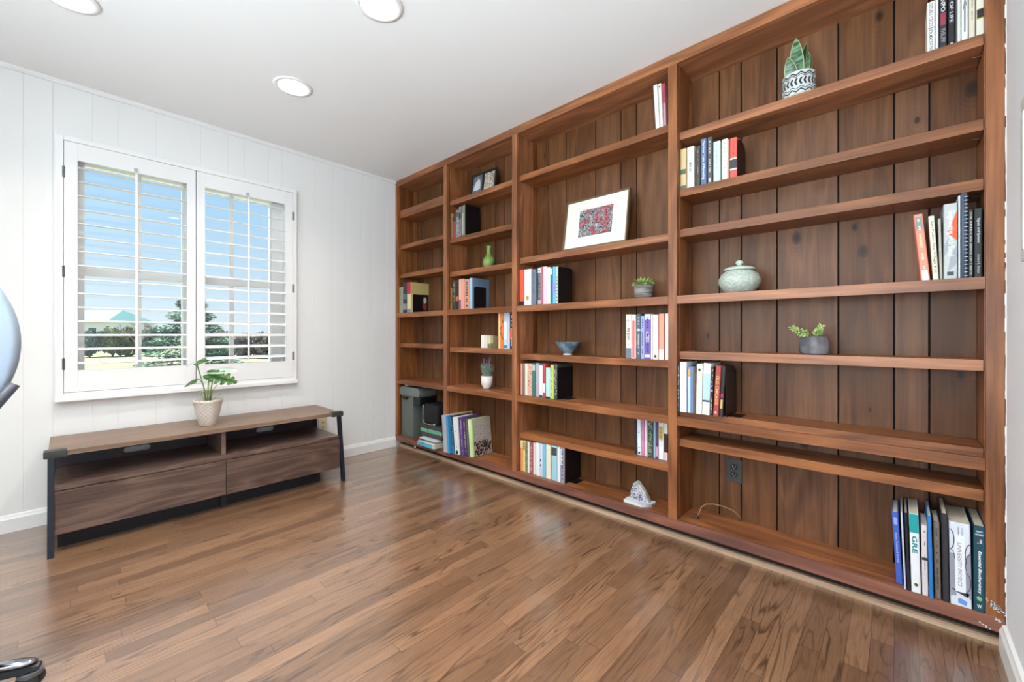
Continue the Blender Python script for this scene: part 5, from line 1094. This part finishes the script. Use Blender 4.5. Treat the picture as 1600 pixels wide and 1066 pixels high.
# ================================================================ office chair at the left edge of the picture
ch = thing('office_chair', 'office chair with glossy pale blue back and black star base at the left edge', 'office chair', (1.462, -2.440, 0), (0, 0, 0))
chrome = mat((170, 172, 178), .12, 1.0, name='polished_metal'); dkp = mat((22, 22, 25), .35, name='black_plastic'); gry = mat((96, 98, 104), .4, name='grey_plastic')
hub = MB().lathe([(0, .06), (.038, .06), (.04, .075), (.035, .115), (.026, .12), (0, .12)], 32).make('base_hub', dkp, ch, smooth='auto')
for k in range(5):
    a = R(74+72*k); d_v = Vector((math.cos(a), math.sin(a), 0)); n_v = Vector((-d_v.y, d_v.x, 0))
    m = MB()
    rows = []
    for t, w_, zt, zb_ in ((.02, .024, .112, .07), (.12, .022, .102, .066), (.22, .021, .088, .06), (.29, .022, .078, .056), (.325, .015, .070, .056)):
        c = d_v*t; rows.append([m.bm.verts.new(c+n_v*w_+up*zb_), m.bm.verts.new(c+n_v*w_*.8+up*(zt-.006)), m.bm.verts.new(c+up*zt), m.bm.verts.new(c-n_v*w_*.8+up*(zt-.006)), m.bm.verts.new(c-n_v*w_+up*zb_)])
    for A, B_ in zip(rows, rows[1:]):
        for i in range(5): m.bm.faces.new((A[i], A[(i+1) % 5], B_[(i+1) % 5], B_[i]))
    m.bm.faces.new(rows[0]); m.bm.faces.new(rows[-1][::-1])
    leg = m.make('base_arm', dkp, ch, smooth='auto')
    m = MB(); m.ico(d_v*.27+up*.083, 1, 3, (.052, .019, .010), Euler((0, R(8), a))); m.make('polished_cap', chrome, leg, smooth=True)
    cw = d_v*.305
    m = MB(); m.tube([cw+up*.05, cw+up*.064], .007, 10)
    hd = []
    m.lathe([(.0, 0), (.026, 0), (.028, .004), (.028, .012), (.0, .012)], 24, tuple(cw+up*.040)); st = m.make('caster_fork', gry, leg, smooth='auto')
    for sg in (-1, 1):
        wv = Vector((math.cos(a+1.2), math.sin(a+1.2), 0)); c0 = cw+wv*sg*.012
        mm = MB(); mm.lathe([(0, -.009), (.020, -.009), (.025, -.006), (.0265, 0), (.025, .006), (.020, .009), (.012, .008), (.008, .0095), (0, .0095)], 28)
        rot = wv.to_track_quat('Z', 'Y').to_matrix().to_4x4(); mt = Matrix.Translation(c0+up*.0268) @ rot
        for v_ in mm.bm.verts: v_.co = mt @ v_.co
        mm.make('caster_wheel', mat((44, 44, 44), .45), st, smooth='auto')
MB().tube([up*.12, up*.27], .026, 20).make('gas_lift', dkp, ch, smooth='auto'); MB().tube([up*.26, up*.41], .015, 20).make('lift_rod', chrome, ch, smooth='auto')
MB().box(-.13, .13, -.08, .08, .40, .44, .01).make('tilt_mechanism', dkp, ch)
m = MB(); m.box(-.27, .20, -.225, .205, .44, .52, .035); m.make('seat', mat((52, 60, 74), .8, bump=.3, name='seat_fabric'), ch, smooth='auto')
def shell(x_, y_w, zc_, zh, bulge, thick, ex=2.3):
    m = MB(); nu, nv = 28, 24; F = []
    for side in (0, 1):
        grid = []
        for i in range(nv+1):
            row = []
            for k in range(nu+1):
                # superellipse disc mapping
                u = -1+2*k/nu; v_ = -1+2*i/nv; uu = u*math.sqrt(1-v_*v_*.5); vv = v_*math.sqrt(1-u*u*.5)
                r2 = min(1, uu*uu+vv*vv); xx = x_+bulge*(1-r2)*(.55)-.03*(uu*uu)*-1*-1 + (thick*math.sqrt(max(0, 1-r2)) if side else -thick*.4*math.sqrt(max(0, 1-r2)))
                row.append(m.bm.verts.new((xx, uu*y_w, zc_+vv*zh)))
            grid.append(row)
        F.append(grid)
        for i in range(nv):
            for k in range(nu):
                q = (grid[i][k], grid[i][k+1], grid[i+1][k+1], grid[i+1][k]); m.bm.faces.new(q if side else q[::-1])
    bmesh.ops.remove_doubles(m.bm, verts=m.bm.verts, dist=.0006)
    return m
shell(.20, .280, 1.01, .30, .05, .018).make('back_shell', mat((190, 214, 238), .22, 0, .8, name='glossy_pale_blue'), ch, smooth=True)
m = MB(); m.tube([(.20, -.235, .885), (.215, -.20, .82), (.22, -.12, .74), (.21, -.05, .62), (.17, 0, .50), (.10, 0, .43)], .014, 10); m.tube([(.205, .270, .90), (.215, .205, .80), (.22, .12, .72), (.21, .05, .62), (.17, 0, .50), (.10, 0, .43)], [.012, .016, .018, .018, .018, .02], 10)
m.make('back_frame', mat((70, 74, 88), .35, name='slate_plastic'), ch, smooth=True)
m = MB(); m.box(.19, .235, -.15, .15, 1.30, 1.40, .02); m.make('headrest', mat((205, 222, 236), .25), ch, smooth='auto')

# ================================================================ outdoors, seen through the louvers
struct(MB().box(-130, -.6, -70, 70, -.75, -.6).make('ground', noisy('dry_lawn', (104, 118, 84), (150, 144, 116), .12, .95, 0)))
GY = -.6
def at(u, depth): # a direction in the garden: across the view and away from the window
    l = (u-800)/649.48; return Vector((3.4031-.6807*depth+.7326*l*depth, -2.0789+.7326*depth+.6807*l*depth, GY))
def foliage(name, m_, parent, blobs, n_, size, seed):
    rr = random.Random(seed); m = MB()
    for _ in range(n_):
        c, r_, sc = rr.choice(blobs); d_v = Vector((rr.gauss(0, 1), rr.gauss(0, 1), rr.gauss(0, 1))).normalized(); rad = rr.random()**.35
        p = Vector(c)+Vector((d_v.x*r_*sc[0], d_v.y*r_*sc[1], d_v.z*r_*sc[2]))*rad
        if p.z < .02: p.z = .02+rr.random()*.1
        a = Vector((rr.gauss(0, 1), rr.gauss(0, 1), rr.gauss(0, 1))).normalized(); b = a.orthogonal().normalized(); s_ = size*rr.uniform(.6, 1.4)
        m.quad(p-a*s_, p+b*s_*.7, p+a*s_, p-b*s_*.7)
    return m.make(name, m_, parent, fixn=False)
fol = [noisy('shrub_olive', (70, 96, 62), (150, 156, 110), 1.2, .8, 0), noisy('shrub_blue_green', (52, 88, 80), (120, 150, 140), 1.0, .8, 0), noisy('shrub_bare_mauve', (110, 98, 104), (176, 166, 166), 1.5, .9, 0), noisy('spruce_green', (40, 84, 70), (110, 150, 120), .9, .8, 0)]
def shrub(u, depth, w_, h_, mi, label, seed):
    t = thing('shrub', label, 'shrub', at(u, depth), group='shrubs along the far edge of the lawn'); rr = random.Random(seed)
    bl = [((rr.uniform(-.35, .35)*w_, rr.uniform(-.3, .3)*w_, h_*rr.uniform(.35, .62)), w_*rr.uniform(.28, .4), (1, 1, h_*.38/(w_*.34))) for _ in range(7)]
    foliage('foliage', fol[mi], t, bl, 3800, .10, seed)
    m = MB(); [m.tube([(0, 0, 0), (math.cos(a)*w_*.2, math.sin(a)*w_*.2, h_*.5)], .04, 5) for a in (0, 1.5, 3, 4.5)]; m.make('trunk', mat((90, 76, 62), .9), t)
shrub(140, 29, 1.7, 2.0, 1, 'blue green shrub at the far left of the hedge seen through the left shutter', 1)
shrub(176, 30, 1.75, 2.2, 0, 'olive green shrub second from the left of the hedge seen through the left shutter', 2)
shrub(213, 31, 1.8, 2.2, 0, 'olive green shrub behind the bare tree seen through the left shutter', 3)
shrub(248, 31, 1.7, 2.2, 1, 'dark blue green shrub left of the big spruce', 4)
shrub(340, 27.5, 1.6, 1.9, 2, 'mauve grey leafless shrub left in the right shutter', 5)
shrub(378, 28, 1.7, 1.8, 2, 'mauve grey leafless shrub in the middle of the right shutter', 6)
shrub(417, 28.5, 1.7, 1.9, 2, 'pale leafless shrub at the right end of the right shutter', 7)
sp = thing('spruce_tree', 'large blue green spruce half hidden by the middle of the shutters', 'tree', at(300, 22))
rr = random.Random(77); m = MB()
for _ in range(9000):
    zz = .3+3.6*rr.random()**1.4; lay = .55+.45*abs(math.sin(zz*5.2)); rad = 2.5*(1-zz/4.1)**.8*lay*rr.random()**.35; a = rr.random()*6.283
    p = Vector((rad*math.cos(a), rad*math.sin(a), zz-.12*rad)); d_v = Vector((math.cos(a), math.sin(a), -.1+rr.gauss(0, .3))); b = Vector((-math.sin(a), math.cos(a), rr.gauss(0, .3))); s_ = rr.uniform(.05, .12)
    m.quad(p-d_v*s_, p+b*s_*.5, p+d_v*s_, p-b*s_*.5)
m.make('foliage', fol[3], sp, fixn=False); MB().tube([(0, 0, 0), (0, 0, 3.8)], [.12, .02], 8).make('trunk', mat((80, 66, 54), .9), sp)
bt = thing('bare_tree', 'leafless tree with a forked trunk behind the left shutter tilt rod', 'tree', at(216, 24)); m = MB(); rr = random.Random(5)
def branch(p, d, L_, r_, dep):
    q = p+d*L_; m.tube([p, q], [r_, r_*.7], 5, False)
    if dep == 0: return
    for _ in range(3 if dep > 1 else 4):
        nd = (d+Vector((rr.gauss(0, .55), rr.gauss(0, .55), rr.gauss(0, .25)))).normalized(); branch(q, nd, L_*rr.uniform(.6, .8), r_*.62, dep-1)
branch(Vector((0, 0, 0)), Vector((0, 0, 1)), .9, .07, 5); m.make('trunk', mat((96, 84, 76), .9), bt)
hs = thing('house', 'white neighbouring house with a blue green hipped roof beyond the hedge', 'house', at(134, 60))
dl = rtv; m = MB()
def hb(m, a0, a1, d0, d1, z0, z1):
    c = [dl*a0+fwv*d0, dl*a1+fwv*d0, dl*a1+fwv*d1, dl*a0+fwv*d1]; lo = [m.bm.verts.new(p+up*z0) for p in c]; hi = [m.bm.verts.new(p+up*z1) for p in c]
    m.bm.faces.new(lo); m.bm.faces.new(hi)
    for i in range(4): m.bm.faces.new((lo[i], lo[(i+1) % 4], hi[(i+1) % 4], hi[i]))
hb(m, -6, 3.1, 0, 8, 0, 3.4); m.make('house_wall', mat((220, 222, 222), .8), hs)
m = MB(); A = [dl*-6.4+fwv*-.5+up*3.3, dl*3.3+fwv*-.5+up*3.3, dl*3.3+fwv*8.5+up*3.3, dl*-6.4+fwv*8.5+up*3.3]; rdg = [dl*-4+fwv*4+up*5.3, dl*1.6+fwv*4+up*5.3]
va = [m.bm.verts.new(p) for p in A+rdg]; [m.bm.faces.new([va[i] for i in f]) for f in ((0, 1, 5, 4), (1, 2, 5), (2, 3, 4, 5), (3, 0, 4), (0, 3, 2, 1))]; m.make('roof', mat((92, 142, 142), .7), hs)
m = MB()
for a0 in (-4.5, -2, .4): hb(m, a0, a0+1.1, -.02, .02, 1.2, 2.5)
m.make('house_window', mat((70, 84, 96), .2), hs)
